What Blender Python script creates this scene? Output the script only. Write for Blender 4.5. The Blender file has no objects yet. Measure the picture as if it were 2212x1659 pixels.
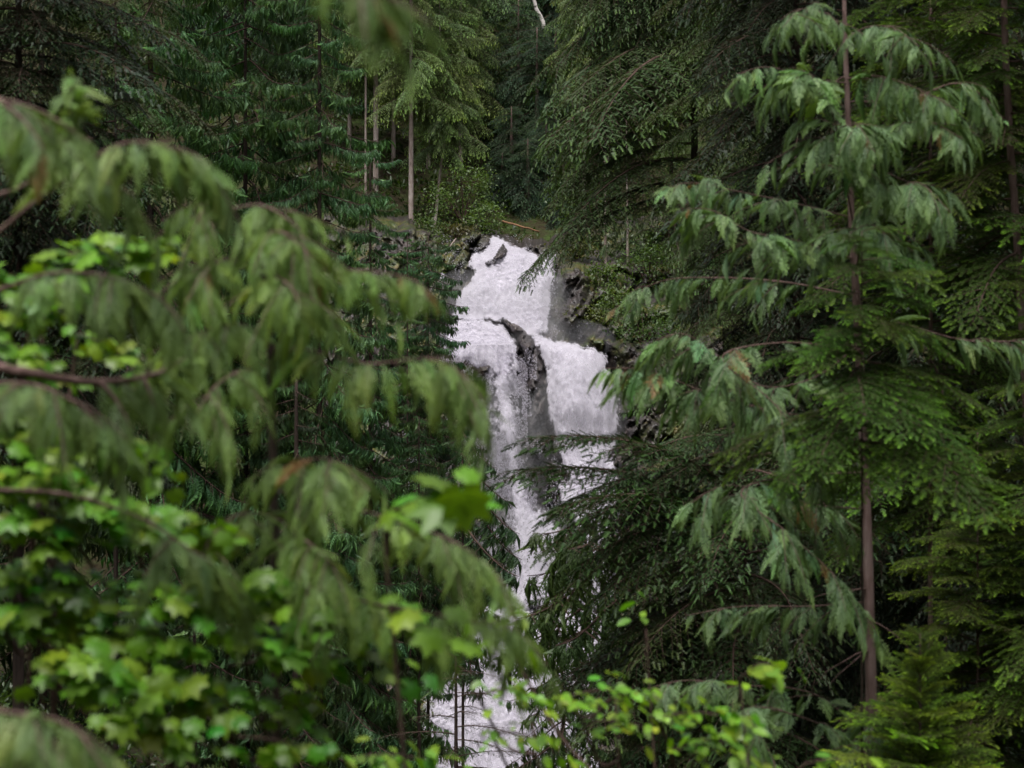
import bpy, math, random
import numpy as np
from mathutils import Vector, Matrix

random.seed(7)
RNG = np.random.default_rng(7)
SC = bpy.context.scene
COL = SC.collection
R = math.radians

# ------------------------------------------------------------------ camera, sky, sun, exposure
FOC = 0.36                                   # picture width per metre of distance (100 mm lens, 36 mm sensor)
cam_d = bpy.data.cameras.new('camera')
cam_d.lens = 100.0
cam_d.sensor_width = 36.0
cam_d.clip_start = 0.1
cam_d.clip_end = 2000.0
cam_d.dof.use_dof = True
cam_d.dof.focus_distance = 92.0
cam_d.dof.aperture_fstop = 4.3
cam_d.dof.aperture_blades = 9
cam = bpy.data.objects.new('camera', cam_d)
cam.location = (0, 0, 0)
cam.rotation_euler = (R(90), 0, 0)
COL.objects.link(cam)
SC.camera = cam

SUN_EL, SUN_ROT = R(68), R(200)
world = bpy.data.worlds.new('World')
SC.world = world
world.use_nodes = True
nt = world.node_tree
nt.nodes.clear()
sky = nt.nodes.new('ShaderNodeTexSky')
sky.sky_type = 'NISHITA'
sky.sun_disc = False
sky.sun_elevation = SUN_EL
sky.sun_rotation = SUN_ROT
sky.dust_density = 4.0
hsv = nt.nodes.new('ShaderNodeHueSaturation')     # overcast: the cloud takes the blue out of the sky light
hsv.inputs['Saturation'].default_value = 0.22
bg = nt.nodes.new('ShaderNodeBackground')
bg.inputs['Strength'].default_value = 0.125
wo = nt.nodes.new('ShaderNodeOutputWorld')
nt.links.new(sky.outputs[0], hsv.inputs['Color'])
nt.links.new(hsv.outputs[0], bg.inputs[0])
nt.links.new(bg.outputs[0], wo.inputs[0])

sun_d = bpy.data.lights.new('sun', 'SUN')
sun_d.energy = 1.5
sun_d.angle = R(25)
sun_d.color = (1.0, 0.965, 0.92)
sun = bpy.data.objects.new('sun', sun_d)
sd = Vector((math.sin(SUN_ROT) * math.cos(SUN_EL), math.cos(SUN_ROT) * math.cos(SUN_EL), math.sin(SUN_EL)))
sun.rotation_euler = sd.to_track_quat('Z', 'Y').to_euler()
sun.location = (0, 0, 60)
COL.objects.link(sun)

SC.view_settings.view_transform = 'Standard'
SC.view_settings.look = 'None'
SC.view_settings.gamma = 1.0
SC.view_settings.exposure = 1.05
SC.view_settings.use_curve_mapping = False
SC.render.engine = 'CYCLES'
SC.cycles.max_bounces = 3
SC.cycles.diffuse_bounces = 2
SC.cycles.glossy_bounces = 1
SC.cycles.transmission_bounces = 2
SC.cycles.transparent_max_bounces = 6
SC.cycles.use_denoising = True
SC.cycles.caustics_reflective = False
SC.cycles.caustics_refractive = False
SC.render.use_persistent_data = False


def P(qx, qy, d):
    """A point d metres ahead, from its place in a 2212 x 1659 copy of the picture."""
    return np.array([(qx - 1106.0) / 2212 * FOC * d, d, (829.5 - qy) / 2212 * FOC * d])


# ------------------------------------------------------------------ small tools
def unit(v):
    v = np.asarray(v, float)
    return v / (np.linalg.norm(v) + 1e-12)


class Geo:
    """Collects triangles with two point attributes (tint, age) and a material index."""
    def __init__(self):
        self.v, self.f, self.t, self.a, self.m = [], [], [], [], []
        self.n = 0

    def add(self, v, f, tint=0.5, age=0.0, mat=0):
        v = np.asarray(v, np.float32).reshape(-1, 3)
        f = np.asarray(f, np.int32).reshape(-1, 3)
        self.v.append(v)
        self.f.append(f + self.n)
        self.t.append(np.broadcast_to(np.asarray(tint, np.float32), (len(v),)).copy())
        self.a.append(np.broadcast_to(np.asarray(age, np.float32), (len(v),)).copy())
        self.m.append(np.full(len(f), mat, np.int32))
        self.n += len(v)

    def mesh(self, name, mats, smooth=False):
        v = np.concatenate(self.v)
        f = np.concatenate(self.f)
        me = bpy.data.meshes.new(name)
        me.vertices.add(len(v))
        me.vertices.foreach_set('co', v.ravel())
        me.loops.add(len(f) * 3)
        me.loops.foreach_set('vertex_index', f.ravel())
        me.polygons.add(len(f))
        me.polygons.foreach_set('loop_start', np.arange(0, len(f) * 3, 3, dtype=np.int32))
        me.polygons.foreach_set('loop_total', np.full(len(f), 3, np.int32))
        me.polygons.foreach_set('material_index', np.concatenate(self.m))
        if smooth:
            me.polygons.foreach_set('use_smooth', np.ones(len(f), bool))
        for nm, arr in (('tint', self.t), ('age', self.a)):
            at = me.attributes.new(nm, 'FLOAT', 'POINT')
            at.data.foreach_set('value', np.concatenate(arr))
        for m in mats:
            me.materials.append(m)
        me.update(calc_edges=True)
        return me


def spline(pts, n):
    """Catmull-Rom through the points, n samples."""
    p = np.asarray(pts, float)
    p = np.vstack([2 * p[0] - p[1], p, 2 * p[-1] - p[-2]])
    seg = len(p) - 3
    out = []
    for u in np.linspace(0, seg, n):
        i = min(int(u), seg - 1)
        t = u - i
        a, b, c, d = p[i:i + 4]
        out.append(0.5 * ((2 * b) + (-a + c) * t + (2 * a - 5 * b + 4 * c - d) * t * t + (-a + 3 * b - 3 * c + d) * t ** 3))
    return np.array(out)


def tangents(s):
    t = np.gradient(s, axis=0)
    return t / (np.linalg.norm(t, axis=1, keepdims=True) + 1e-9)


def tube(geo, s, r, sides=6, mat=0, tint=0.5, bump=0.0, age=0.0):
    s = np.asarray(s, float)
    r = np.broadcast_to(np.asarray(r, float), (len(s),))
    T = tangents(s)
    ref = np.array([0.0, 1.0, 0.03]) if abs(T[:, 1]).mean() < 0.75 else np.array([0.0, 0.05, 1.0])
    A = np.cross(T, ref)
    A /= np.linalg.norm(A, axis=1, keepdims=True) + 1e-9
    B = np.cross(T, A)
    ang = np.linspace(0, 2 * np.pi, sides, endpoint=False)
    rr = r[:, None] * (1 + bump * RNG.uniform(-1, 1, (len(s), sides)))
    v = s[:, None, :] + rr[..., None] * (np.cos(ang)[None, :, None] * A[:, None, :] + np.sin(ang)[None, :, None] * B[:, None, :])
    n = len(s)
    i, j = np.meshgrid(np.arange(n - 1), np.arange(sides), indexing='ij')
    a = i * sides + j
    b = i * sides + (j + 1) % sides
    f = np.concatenate([np.stack([a, b, b + sides], -1).reshape(-1, 3), np.stack([a, b + sides, a + sides], -1).reshape(-1, 3)])
    v = v.reshape(-1, 3)
    v = np.vstack([v, s[-1] + T[-1] * r[-1] * 0.5])
    last = (n - 1) * sides
    cap = np.array([[last + k, last + (k + 1) % sides, n * sides] for k in range(sides)])
    geo.add(v, np.vstack([f, cap]), tint, age, mat)


def frames(X, up):
    X = X / (np.linalg.norm(X, axis=-1, keepdims=True) + 1e-9)
    Z = up - (up * X).sum(-1, keepdims=True) * X
    Z /= np.linalg.norm(Z, axis=-1, keepdims=True) + 1e-9
    return X, np.cross(Z, X), Z


def stamp(geo, tv, tf, ta, pos, X, up, scale, tint, agek, mat):
    """Copies of a small template at many frames, in one go."""
    X, Y, Z = frames(X, up)
    M = np.stack([X, Y, Z], 1)                       # N,3,3 rows
    v = np.einsum('vk,nkj->nvj', tv, M) * scale[:, None, None] + pos[:, None, :]
    N, V = len(pos), len(tv)
    f = (tf[None] + (np.arange(N) * V)[:, None, None]).reshape(-1, 3)
    geo.add(v.reshape(-1, 3), f, np.repeat(tint, V), (ta[None] * agek[:, None]).ravel(), mat)


def hash2(i, j, seed):
    h = (i.astype(np.int64) * 374761393 + j.astype(np.int64) * 668265263 + seed * 1442695041) & 0xFFFFFFFF
    h = ((h ^ (h >> 13)) * 1274126177) & 0xFFFFFFFF
    h = h ^ (h >> 16)
    return (h & 0xFFFFFF) / float(0xFFFFFF)


def vnoise(x, y, seed=0):
    i, j = np.floor(x), np.floor(y)
    fx, fy = x - i, y - j
    fx, fy = fx * fx * (3 - 2 * fx), fy * fy * (3 - 2 * fy)
    i, j = i.astype(np.int64), j.astype(np.int64)
    a, b, c, d = hash2(i, j, seed), hash2(i + 1, j, seed), hash2(i, j + 1, seed), hash2(i + 1, j + 1, seed)
    return (a * (1 - fx) + b * fx) * (1 - fy) + (c * (1 - fx) + d * fx) * fy


def fbm(x, y, seed=0, octs=5, gain=0.5):
    s, a, tot = 0.0, 1.0, 0.0
    for k in range(octs):
        s = s + a * vnoise(x * 2 ** k + 17.3 * k, y * 2 ** k - 9.1 * k, seed + k)
        tot += a
        a *= gain
    return s / tot


def plates(x, y, cell, seed):
    """Fractured rock: every cell has its own offset and tilt; also the distance to the crack."""
    gx, gy = x / cell, y / cell
    ix, iy = np.floor(gx).astype(np.int64), np.floor(gy).astype(np.int64)
    b1, b2, val = np.full(x.shape, 9.0), np.full(x.shape, 9.0), np.zeros(x.shape)
    for dx in (-1, 0, 1):
        for dy in (-1, 0, 1):
            cx, cy = ix + dx, iy + dy
            px, py = cx + hash2(cx, cy, seed), cy + hash2(cx, cy, seed + 1)
            d = np.hypot(gx - px, gy - py)
            v = hash2(cx, cy, seed + 2) - 0.5 + (gx - px) * (hash2(cx, cy, seed + 3) - 0.5) * 1.2 + (gy - py) * (hash2(cx, cy, seed + 4) - 0.5) * 1.2
            near = d < b1
            b2 = np.where(near, b1, np.minimum(b2, d))
            val = np.where(near, v, val)
            b1 = np.where(near, d, b1)
    return val, b2 - b1


def sstep(a, b, x):
    t = np.clip((x - a) / (b - a), 0, 1)
    return t * t * (3 - 2 * t)


def link(name, data, parent=None, loc=(0, 0, 0), color=None):
    o = bpy.data.objects.new(name, data)
    COL.objects.link(o)
    o.location = loc
    if parent is not None:
        o.parent = parent
    if color is not None:
        o.color = (*color, 1)
    return o


def tag(o, label, cat, group=None):
    o['label'] = label
    o['category'] = cat
    if group:
        o['group'] = group
    return o


def thing(name, label, cat, base, group=None):
    o = bpy.data.objects.new(name, None)
    COL.objects.link(o)
    o.location = tuple(float(x) for x in base)
    o.empty_display_size = 0.2
    return tag(o, label, cat, group)


def orient(o, X, up, scale, loc):
    X, Y, Z = frames(np.asarray(X, float)[None], np.asarray(up, float)[None])
    m = Matrix(((X[0][0], Y[0][0], Z[0][0]), (X[0][1], Y[0][1], Z[0][1]), (X[0][2], Y[0][2], Z[0][2])))
    o.rotation_mode = 'QUATERNION'
    o.rotation_quaternion = m.to_quaternion()
    o.scale = (scale,) * 3
    o.location = tuple(float(x) for x in loc)


# ------------------------------------------------------------------ materials
def nodes(name):
    m = bpy.data.materials.new(name)
    m.use_nodes = True
    t = m.node_tree
    t.nodes.clear()
    return m, t, t.nodes.new, t.links.new


def mul_color(t, new, ln, a, b):
    n = new('ShaderNodeMix')
    n.data_type = 'RGBA'
    n.blend_type = 'MULTIPLY'
    n.inputs[0].default_value = 1.0
    ln(a, n.inputs[6])
    ln(b, n.inputs[7])
    return n.outputs[2]


def foliage(name, new_tint, rough=0.5, spec=0.35, trans=0.25, sheen=0.0):
    """Leaf: colour of the object, varied by tint, towards new growth by age."""
    m, t, new, ln = nodes(name)
    oi = new('ShaderNodeObjectInfo')
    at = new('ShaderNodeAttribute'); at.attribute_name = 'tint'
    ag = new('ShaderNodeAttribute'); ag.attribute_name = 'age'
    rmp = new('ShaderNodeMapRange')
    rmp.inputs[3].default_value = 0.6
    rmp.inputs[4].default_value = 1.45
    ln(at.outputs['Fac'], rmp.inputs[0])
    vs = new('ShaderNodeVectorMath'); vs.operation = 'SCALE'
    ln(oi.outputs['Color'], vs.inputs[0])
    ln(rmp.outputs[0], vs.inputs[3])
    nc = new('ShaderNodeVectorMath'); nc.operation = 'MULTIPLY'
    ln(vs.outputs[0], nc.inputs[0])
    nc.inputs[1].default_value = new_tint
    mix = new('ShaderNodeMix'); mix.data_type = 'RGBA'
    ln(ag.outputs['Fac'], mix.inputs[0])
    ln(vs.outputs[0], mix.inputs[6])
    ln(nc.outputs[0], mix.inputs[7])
    hs = new('ShaderNodeHueSaturation')
    hr = new('ShaderNodeMapRange')
    hr.inputs[3].default_value = 0.485
    hr.inputs[4].default_value = 0.515
    ln(oi.outputs['Random'], hr.inputs[0])
    ln(hr.outputs[0], hs.inputs['Hue'])
    ln(mix.outputs[2], hs.inputs['Color'])
    b = new('ShaderNodeBsdfPrincipled')
    b.inputs['Roughness'].default_value = rough
    b.inputs['Specular IOR Level'].default_value = spec
    ln(hs.outputs[0], b.inputs['Base Color'])
    tr = new('ShaderNodeBsdfTranslucent')
    tc = new('ShaderNodeVectorMath'); tc.operation = 'MULTIPLY'
    ln(hs.outputs[0], tc.inputs[0])
    tc.inputs[1].default_value = (1.5, 1.5, 0.6)
    ln(tc.outputs[0], tr.inputs[0])
    ms = new('ShaderNodeMixShader')
    ms.inputs[0].default_value = trans
    ln(b.outputs[0], ms.inputs[1])
    ln(tr.outputs[0], ms.inputs[2])
    out = new('ShaderNodeOutputMaterial')
    ln(ms.outputs[0], out.inputs[0])
    return m


def noisy(name, stops, scale=3.0, rough=0.8, spec=0.3, stretch=(1, 1, 1), bump=0.4, detail=8, coord='Object', bscale=None, bdist=0.05):
    m, t, new, ln = nodes(name)
    tc = new('ShaderNodeTexCoord')
    mp = new('ShaderNodeMapping')
    mp.inputs['Scale'].default_value = stretch
    ln(tc.outputs[coord], mp.inputs[0])
    nz = new('ShaderNodeTexNoise')
    nz.inputs['Scale'].default_value = scale
    nz.inputs['Detail'].default_value = detail
    nz.inputs['Roughness'].default_value = 0.65
    ln(mp.outputs[0], nz.inputs['Vector'])
    rp = new('ShaderNodeValToRGB')
    el = rp.color_ramp.elements
    while len(el) < len(stops):
        el.new(0.5)
    for e, (p, c) in zip(el, stops):
        e.position = p
        e.color = (*c, 1)
    ln(nz.outputs['Fac'], rp.inputs[0])
    b = new('ShaderNodeBsdfPrincipled')
    b.inputs['Roughness'].default_value = rough
    b.inputs['Specular IOR Level'].default_value = spec
    ln(rp.outputs[0], b.inputs['Base Color'])
    if bump:
        bn = new('ShaderNodeTexNoise')
        bn.inputs['Scale'].default_value = bscale or scale * 2.5
        bn.inputs['Detail'].default_value = detail
        ln(mp.outputs[0], bn.inputs['Vector'])
        bp = new('ShaderNodeBump')
        bp.inputs['Strength'].default_value = bump
        bp.inputs['Distance'].default_value = bdist
        ln(bn.outputs['Fac'], bp.inputs['Height'])
        ln(bp.outputs[0], b.inputs['Normal'])
    out = new('ShaderNodeOutputMaterial')
    ln(b.outputs[0], out.inputs[0])
    return m


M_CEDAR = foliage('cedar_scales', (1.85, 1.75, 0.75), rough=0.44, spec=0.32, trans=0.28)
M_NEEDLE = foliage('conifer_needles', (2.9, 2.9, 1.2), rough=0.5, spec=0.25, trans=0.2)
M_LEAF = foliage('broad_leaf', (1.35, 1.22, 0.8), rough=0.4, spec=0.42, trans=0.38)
M_BARK = noisy('cedar_bark', [(0.3, (0.05, 0.03, 0.026)), (0.5, (0.16, 0.105, 0.095)), (0.72, (0.27, 0.2, 0.19))], 9, 0.85, 0.2, (1, 1, 0.15), 0.7)
M_BARKP = noisy('pale_bark', [(0.3, (0.14, 0.1, 0.085)), (0.5, (0.3, 0.24, 0.215)), (0.72, (0.45, 0.4, 0.375))], 7, 0.85, 0.2, (1, 1, 0.3), 0.5)
M_BARKD = noisy('dark_bark', [(0.3, (0.018, 0.013, 0.011)), (0.55, (0.05, 0.036, 0.03)), (0.75, (0.085, 0.065, 0.055))], 9, 0.9, 0.15, (1, 1, 0.15), 0.7)
M_TWIG = noisy('twig_bark', [(0.3, (0.025, 0.016, 0.012)), (0.7, (0.09, 0.055, 0.045))], 20, 0.85, 0.2, bump=0)
M_LIMB = noisy('limb_bark', [(0.3, (0.05, 0.03, 0.025)), (0.55, (0.13, 0.08, 0.07)), (0.7, (0.22, 0.15, 0.14))], 26, 0.85, 0.2, bump=0.5, bdist=0.01)
M_FLOOR = noisy('forest_floor', [(0.32, (0.012, 0.010, 0.006)), (0.47, (0.03, 0.024, 0.012)), (0.6, (0.03, 0.045, 0.012)), (0.75, (0.05, 0.08, 0.015))], 0.9, 0.95, 0.15, bump=1.0, detail=12, bdist=0.2)


def rock_material():
    m, t, new, ln = nodes('wet_rock')
    tc = new('ShaderNodeTexCoord')
    n1 = new('ShaderNodeTexNoise'); n1.inputs['Scale'].default_value = 1.3; n1.inputs['Detail'].default_value = 12; n1.inputs['Roughness'].default_value = 0.7
    ln(tc.outputs['Object'], n1.inputs['Vector'])
    rp = new('ShaderNodeValToRGB')
    el = rp.color_ramp.elements
    el[0].position, el[0].color = 0.3, (0.012, 0.010, 0.010, 1)
    el[1].position, el[1].color = 0.72, (0.085, 0.062, 0.055, 1)
    e = el.new(0.5); e.color = (0.034, 0.027, 0.026, 1)
    ln(n1.outputs['Fac'], rp.inputs[0])
    n2 = new('ShaderNodeTexNoise'); n2.inputs['Scale'].default_value = 0.55; n2.inputs['Detail'].default_value = 9; n2.inputs['Roughness'].default_value = 0.65
    mp = new('ShaderNodeMapping'); mp.inputs['Location'].default_value = (4.2, 1.7, 3.3)
    ln(tc.outputs['Object'], mp.inputs[0]); ln(mp.outputs[0], n2.inputs['Vector'])
    mossm = new('ShaderNodeMapRange'); mossm.inputs[1].default_value = 0.46; mossm.inputs[2].default_value = 0.56
    ln(n2.outputs['Fac'], mossm.inputs[0])
    at = new('ShaderNodeAttribute'); at.attribute_name = 'age'
    ma = new('ShaderNodeMath'); ma.operation = 'ADD'; ma.use_clamp = True
    mm = new('ShaderNodeMath'); mm.operation = 'MULTIPLY'
    ln(mossm.outputs[0], mm.inputs[0]); ln(at.outputs['Fac'], mm.inputs[1])
    n3 = new('ShaderNodeTexNoise'); n3.inputs['Scale'].default_value = 3.0; n3.inputs['Detail'].default_value = 6
    ln(tc.outputs['Object'], n3.inputs['Vector'])
    mr = new('ShaderNodeValToRGB')
    el = mr.color_ramp.elements
    el[0].position, el[0].color = 0.35, (0.02, 0.03, 0.006, 1)
    el[1].position, el[1].color = 0.68, (0.10, 0.075, 0.014, 1)
    e = el.new(0.5); e.color = (0.04, 0.055, 0.01, 1)
    ln(n3.outputs['Fac'], mr.inputs[0])
    mx = new('ShaderNodeMix'); mx.data_type = 'RGBA'
    ln(mm.outputs[0], mx.inputs[0]); ln(rp.outputs[0], mx.inputs[6]); ln(mr.outputs[0], mx.inputs[7])
    b = new('ShaderNodeBsdfPrincipled')
    b.inputs['Roughness'].default_value = 0.45
    b.inputs['Specular IOR Level'].default_value = 0.5
    ln(mx.outputs[2], b.inputs['Base Color'])
    bp = new('ShaderNodeBump'); bp.inputs['Strength'].default_value = 0.8; bp.inputs['Distance'].default_value = 0.12
    n4 = new('ShaderNodeTexNoise'); n4.inputs['Scale'].default_value = 4.0; n4.inputs['Detail'].default_value = 10
    m4 = new('ShaderNodeMapping'); m4.inputs['Rotation'].default_value = (0, R(35), 0); m4.inputs['Scale'].default_value = (0.5, 1, 2.2)
    ln(tc.outputs['Object'], m4.inputs[0]); ln(m4.outputs[0], n4.inputs['Vector'])
    ln(n4.outputs['Fac'], bp.inputs['Height']); ln(bp.outputs[0], b.inputs['Normal'])
    out = new('ShaderNodeOutputMaterial'); ln(b.outputs[0], out.inputs[0])
    return m


M_ROCK = rock_material()


def water_material(name='white_water', lacy=True):
    m, t, new, ln = nodes(name)
    tc = new('ShaderNodeTexCoord')
    mp = new('ShaderNodeMapping'); mp.inputs['Scale'].default_value = (1, 1, 0.25)
    ln(tc.outputs['Object'], mp.inputs[0])
    nz = new('ShaderNodeTexNoise'); nz.inputs['Scale'].default_value = 3.2; nz.inputs['Detail'].default_value = 9; nz.inputs['Roughness'].default_value = 0.72
    ln(mp.outputs[0], nz.inputs['Vector'])
    rp = new('ShaderNodeValToRGB')
    el = rp.color_ramp.elements
    el[0].position, el[0].color = 0.28, (0.52, 0.49, 0.56, 1)
    el[1].position, el[1].color = 0.66, (0.76, 0.725, 0.81, 1)
    ln(nz.outputs['Fac'], rp.inputs[0])
    b = new('ShaderNodeBsdfDiffuse')
    ln(rp.outputs[0], b.inputs['Color'])
    tr = new('ShaderNodeBsdfTranslucent'); ln(rp.outputs[0], tr.inputs[0])
    ms = new('ShaderNodeMixShader'); ms.inputs[0].default_value = 0.5
    ln(b.outputs[0], ms.inputs[1]); ln(tr.outputs[0], ms.inputs[2])
    out = new('ShaderNodeOutputMaterial')
    if not lacy:
        ln(ms.outputs[0], out.inputs[0])
        return m
    # foam torn into strands and drops: thinner towards the edges (age) and where the sheet is thin (tint)
    m2 = new('ShaderNodeMapping'); m2.inputs['Scale'].default_value = (1, 1, 0.34); m2.inputs['Location'].default_value = (3.1, 0, 7.7)
    ln(tc.outputs['Object'], m2.inputs[0])
    n2 = new('ShaderNodeTexNoise'); n2.inputs['Scale'].default_value = 7.5; n2.inputs['Detail'].default_value = 7; n2.inputs['Roughness'].default_value = 0.75
    ln(m2.outputs[0], n2.inputs['Vector'])
    ag = new('ShaderNodeAttribute'); ag.attribute_name = 'age'
    ti = new('ShaderNodeAttribute'); ti.attribute_name = 'tint'
    mu = new('ShaderNodeMath'); mu.operation = 'MULTIPLY'
    ln(ag.outputs['Fac'], mu.inputs[0]); ln(ti.outputs['Fac'], mu.inputs[1])
    th = new('ShaderNodeMath'); th.operation = 'MULTIPLY_ADD'
    ln(mu.outputs[0], th.inputs[0]); th.inputs[1].default_value = 0.52; th.inputs[2].default_value = 0.28
    sb = new('ShaderNodeMath'); sb.operation = 'SUBTRACT'
    ln(th.outputs[0], sb.inputs[0]); ln(n2.outputs['Fac'], sb.inputs[1])
    k = new('ShaderNodeMath'); k.operation = 'MULTIPLY'; k.use_clamp = True
    ln(sb.outputs[0], k.inputs[0]); k.inputs[1].default_value = 5.0
    tp = new('ShaderNodeBsdfTransparent')
    mx = new('ShaderNodeMixShader')
    ln(k.outputs[0], mx.inputs[0]); ln(tp.outputs[0], mx.inputs[1]); ln(ms.outputs[0], mx.inputs[2])
    ln(mx.outputs[0], out.inputs[0])
    return m


M_DROP = water_material('water_drops', False)
M_WATER = water_material()

# ------------------------------------------------------------------ ground
def ground_z(x, y):
    x, y = np.asarray(x, float), np.asarray(y, float)
    z = np.interp(y, [-60, -5, 3, 9, 20, 35, 60, 85, 92, 97, 101, 107, 112, 150, 320], [1.5, -1.7, -2.0, -2.6, -5.0, -7.6, -10.8, -14.6, -15.2, -12.0, -4.0, 3.6, 6.4, 27, 125])
    near = sstep(95, 70, y)
    left = np.clip(-x - 1.2, 0, 30) * near * 0.55
    right = np.clip(x - 3.0, 0, 30) * near * 0.42
    shade_slopes = np.clip(np.abs(x) - 26, 0, 200) * 0.75 + np.clip(-y - 14, 0, 60) * 0.8  # slopes added at the sides and behind the camera to block low sky light
    far = sstep(98, 112, y) * 0.35 * np.clip(np.abs(x - 0.3) - 2.0, 0, 40) * 0.6
    return z + shade_slopes + left * sstep(4, 14, y) + right * sstep(4, 14, y) + far + (fbm(x * 0.35 + 50, y * 0.35, 3) - 0.5) * 0.8


def build_ground():
    xs = np.concatenate([np.linspace(-220, -32, 40), np.linspace(-30, 30, 160), np.linspace(32, 220, 40)])
    ys = np.concatenate([np.linspace(-60, 0, 24), np.linspace(0.7, 125, 240), np.linspace(127, 320, 70)])
    X, Y = np.meshgrid(xs, ys, indexing='ij')
    Z = ground_z(X, Y)
    nx, ny = X.shape
    i, j = np.meshgrid(np.arange(nx - 1), np.arange(ny - 1), indexing='ij')
    a = (i * ny + j).ravel()
    f = np.vstack([np.stack([a, a + ny, a + ny + 1], 1), np.stack([a, a + ny + 1, a + 1], 1)])
    g = Geo()
    g.add(np.stack([X, Y, Z], -1), f)
    o = link('ground', g.mesh('ground', [M_FLOOR], True))
    o['kind'] = 'structure'


build_ground()

# ------------------------------------------------------------------ rock face and falls
RIDGE = np.array([(1092, 694), (1106, 704), (1126, 720), (1148, 760), (1160, 800), (1162, 850), (1158, 920), (1164, 960)], float)


def seg_dist(qx, qy, poly, closed=False):
    best = np.full(qx.shape, 1e9)
    n = len(poly)
    for k in range(n if closed else n - 1):
        a, b = poly[k], poly[(k + 1) % n]
        d = b - a
        t = np.clip(((qx - a[0]) * d[0] + (qy - a[1]) * d[1]) / (d @ d), 0, 1)
        best = np.minimum(best, np.hypot(qx - a[0] - t * d[0], qy - a[1] - t * d[1]))
    return best


def inside(qx, qy, poly):
    r = np.zeros(qx.shape, bool)
    n = len(poly)
    for k in range(n):
        (x1, y1), (x2, y2) = poly[k], poly[(k + 1) % n]
        c = ((y1 > qy) != (y2 > qy)) & (qx < (x2 - x1) * (qy - y1) / (y2 - y1 + 1e-9) + x1)
        r ^= c
    return r


def base_depth(qx, qy):
    d = np.interp(qy, [380, 470, 500, 560, 640, 690, 720, 745, 900, 1100, 1230, 1330, 1500, 1700, 1800],
                  [122, 109, 106.5, 104.6, 102.8, 101.2, 100.2, 99.0, 97.0, 94.6, 93.0, 91.6, 89.6, 87.4, 86.5])
    lobe = np.exp(-((qx - 1245) / 80.0) ** 2) * sstep(700, 760, qy) * sstep(980, 860, qy)
    d = d - 0.9 * lobe
    lobe2 = np.exp(-((qx - 1020) / 60.0) ** 2) * sstep(670, 700, qy) * sstep(900, 760, qy)
    return d - 0.8 * lobe2


def rock_depth(qx, qy):
    d = base_depth(qx, qy)
    wob = (fbm(qx / 38.0, qy / 38.0, 11, 4) - 0.5) * 30
    rd = seg_dist(qx + wob * 0.4, qy, RIDGE)
    wid = np.interp(qy, [690, 740, 850, 1000], [5, 15, 18, 24]) * (0.75 + 0.6 * fbm(qx / 20.0, qy / 26.0, 19, 3))
    d = d - 1.5 * np.clip(1 - (rd / wid) ** 2, 0, 1) ** 0.5 - 0.3 * (rd < wid)
    # rock block to the right of the upper fall, rounded towards the water
    blk = sstep(1186, 1230, qx + wob - (qy - 640) * 0.10 - 130 * sstep(690, 790, qy)) * sstep(535, 590, qy) * (1 - 0.55 * sstep(660, 745, qy))
    d = d - 2.2 * blk * (1 + 0.15 * np.sin((qx * 0.6 + qy) / 14.0))
    bank = sstep(1318, 1360, qx + wob) * sstep(690, 760, qy)
    d = d - 1.4 * bank
    lbank = sstep(985, 930, qx + wob * 0.5)
    d = d - 1.3 * lbank
    for (cx, cy, rx, ry, h) in ((1062, 548, 40, 34, 1.3), (962, 640, 36, 42, 2.0), (1028, 520, 34, 26, 0.9), (985, 560, 36, 40, 1.0), (1045, 880, 26, 110, 0.8), (1236, 610, 34, 60, 0.6)):
        e = ((qx + wob * 0.4 - cx) / rx) ** 2 + ((qy + wob * 0.3 - cy) / ry) ** 2
        d = d - h * np.clip(1 - e, 0, 1) ** 0.5
    rx_, ry_ = qx * 0.82 + qy * 0.57 + wob * 0.5, (qy * 0.82 - qx * 0.57) * 0.6 + wob * 0.4
    p1, e1 = plates(rx_, ry_, 46.0, 211)
    p2, e2 = plates(rx_, ry_, 17.0, 223)
    d = d + p1 * 1.1 + p2 * 0.4 + 0.25 * np.clip(0.12 - e1, 0, 1) / 0.12 + 0.12 * np.clip(0.12 - e2, 0, 1) / 0.12
    strat = fbm((qx * 0.75 + qy * 0.55) / 9.0, (qy * 0.75 - qx * 0.5) / 44.0, 23, 4)
    d = d + (fbm(qx / 60.0, qy / 60.0, 5, 6) - 0.5) * 1.6 + (strat - 0.5) * 0.6 + (fbm(qx / 9.0, qy / 9.0, 31, 3) - 0.5) * 0.35
    return d


def qgrid(x0, x1, y0, y1, step):
    qx, qy = np.meshgrid(np.arange(x0, x1 + step, step, dtype=float), np.arange(y0, y1 + step, step, dtype=float), indexing='ij')
    return qx, qy


def qsurface(qx, qy, d, keep, name, mat, moss=0.0, smooth=True):
    nx, ny = qx.shape
    V = np.stack([(qx - 1106) / 2212 * FOC * d, d, (829.5 - qy) / 2212 * FOC * d], -1).reshape(-1, 3)
    i, j = np.meshgrid(np.arange(nx - 1), np.arange(ny - 1), indexing='ij')
    a = (i * ny + j)
    if keep is not None:
        kk = keep[:-1, :-1] & keep[1:, :-1] & keep[:-1, 1:] & keep[1:, 1:]
        a = a[kk]
    a = a.ravel()
    f = np.vstack([np.stack([a, a + 1, a + ny + 1], 1), np.stack([a, a + ny + 1, a + ny], 1)])
    used = np.zeros(len(V), bool)
    used[f.ravel()] = True
    idx = np.cumsum(used) - 1
    g = Geo()
    age = np.broadcast_to(moss, qx.shape).reshape(-1)[used]
    g.add(V[used], idx[f], 0.5, age, 0)
    return g.mesh(name, [mat], smooth)


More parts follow.
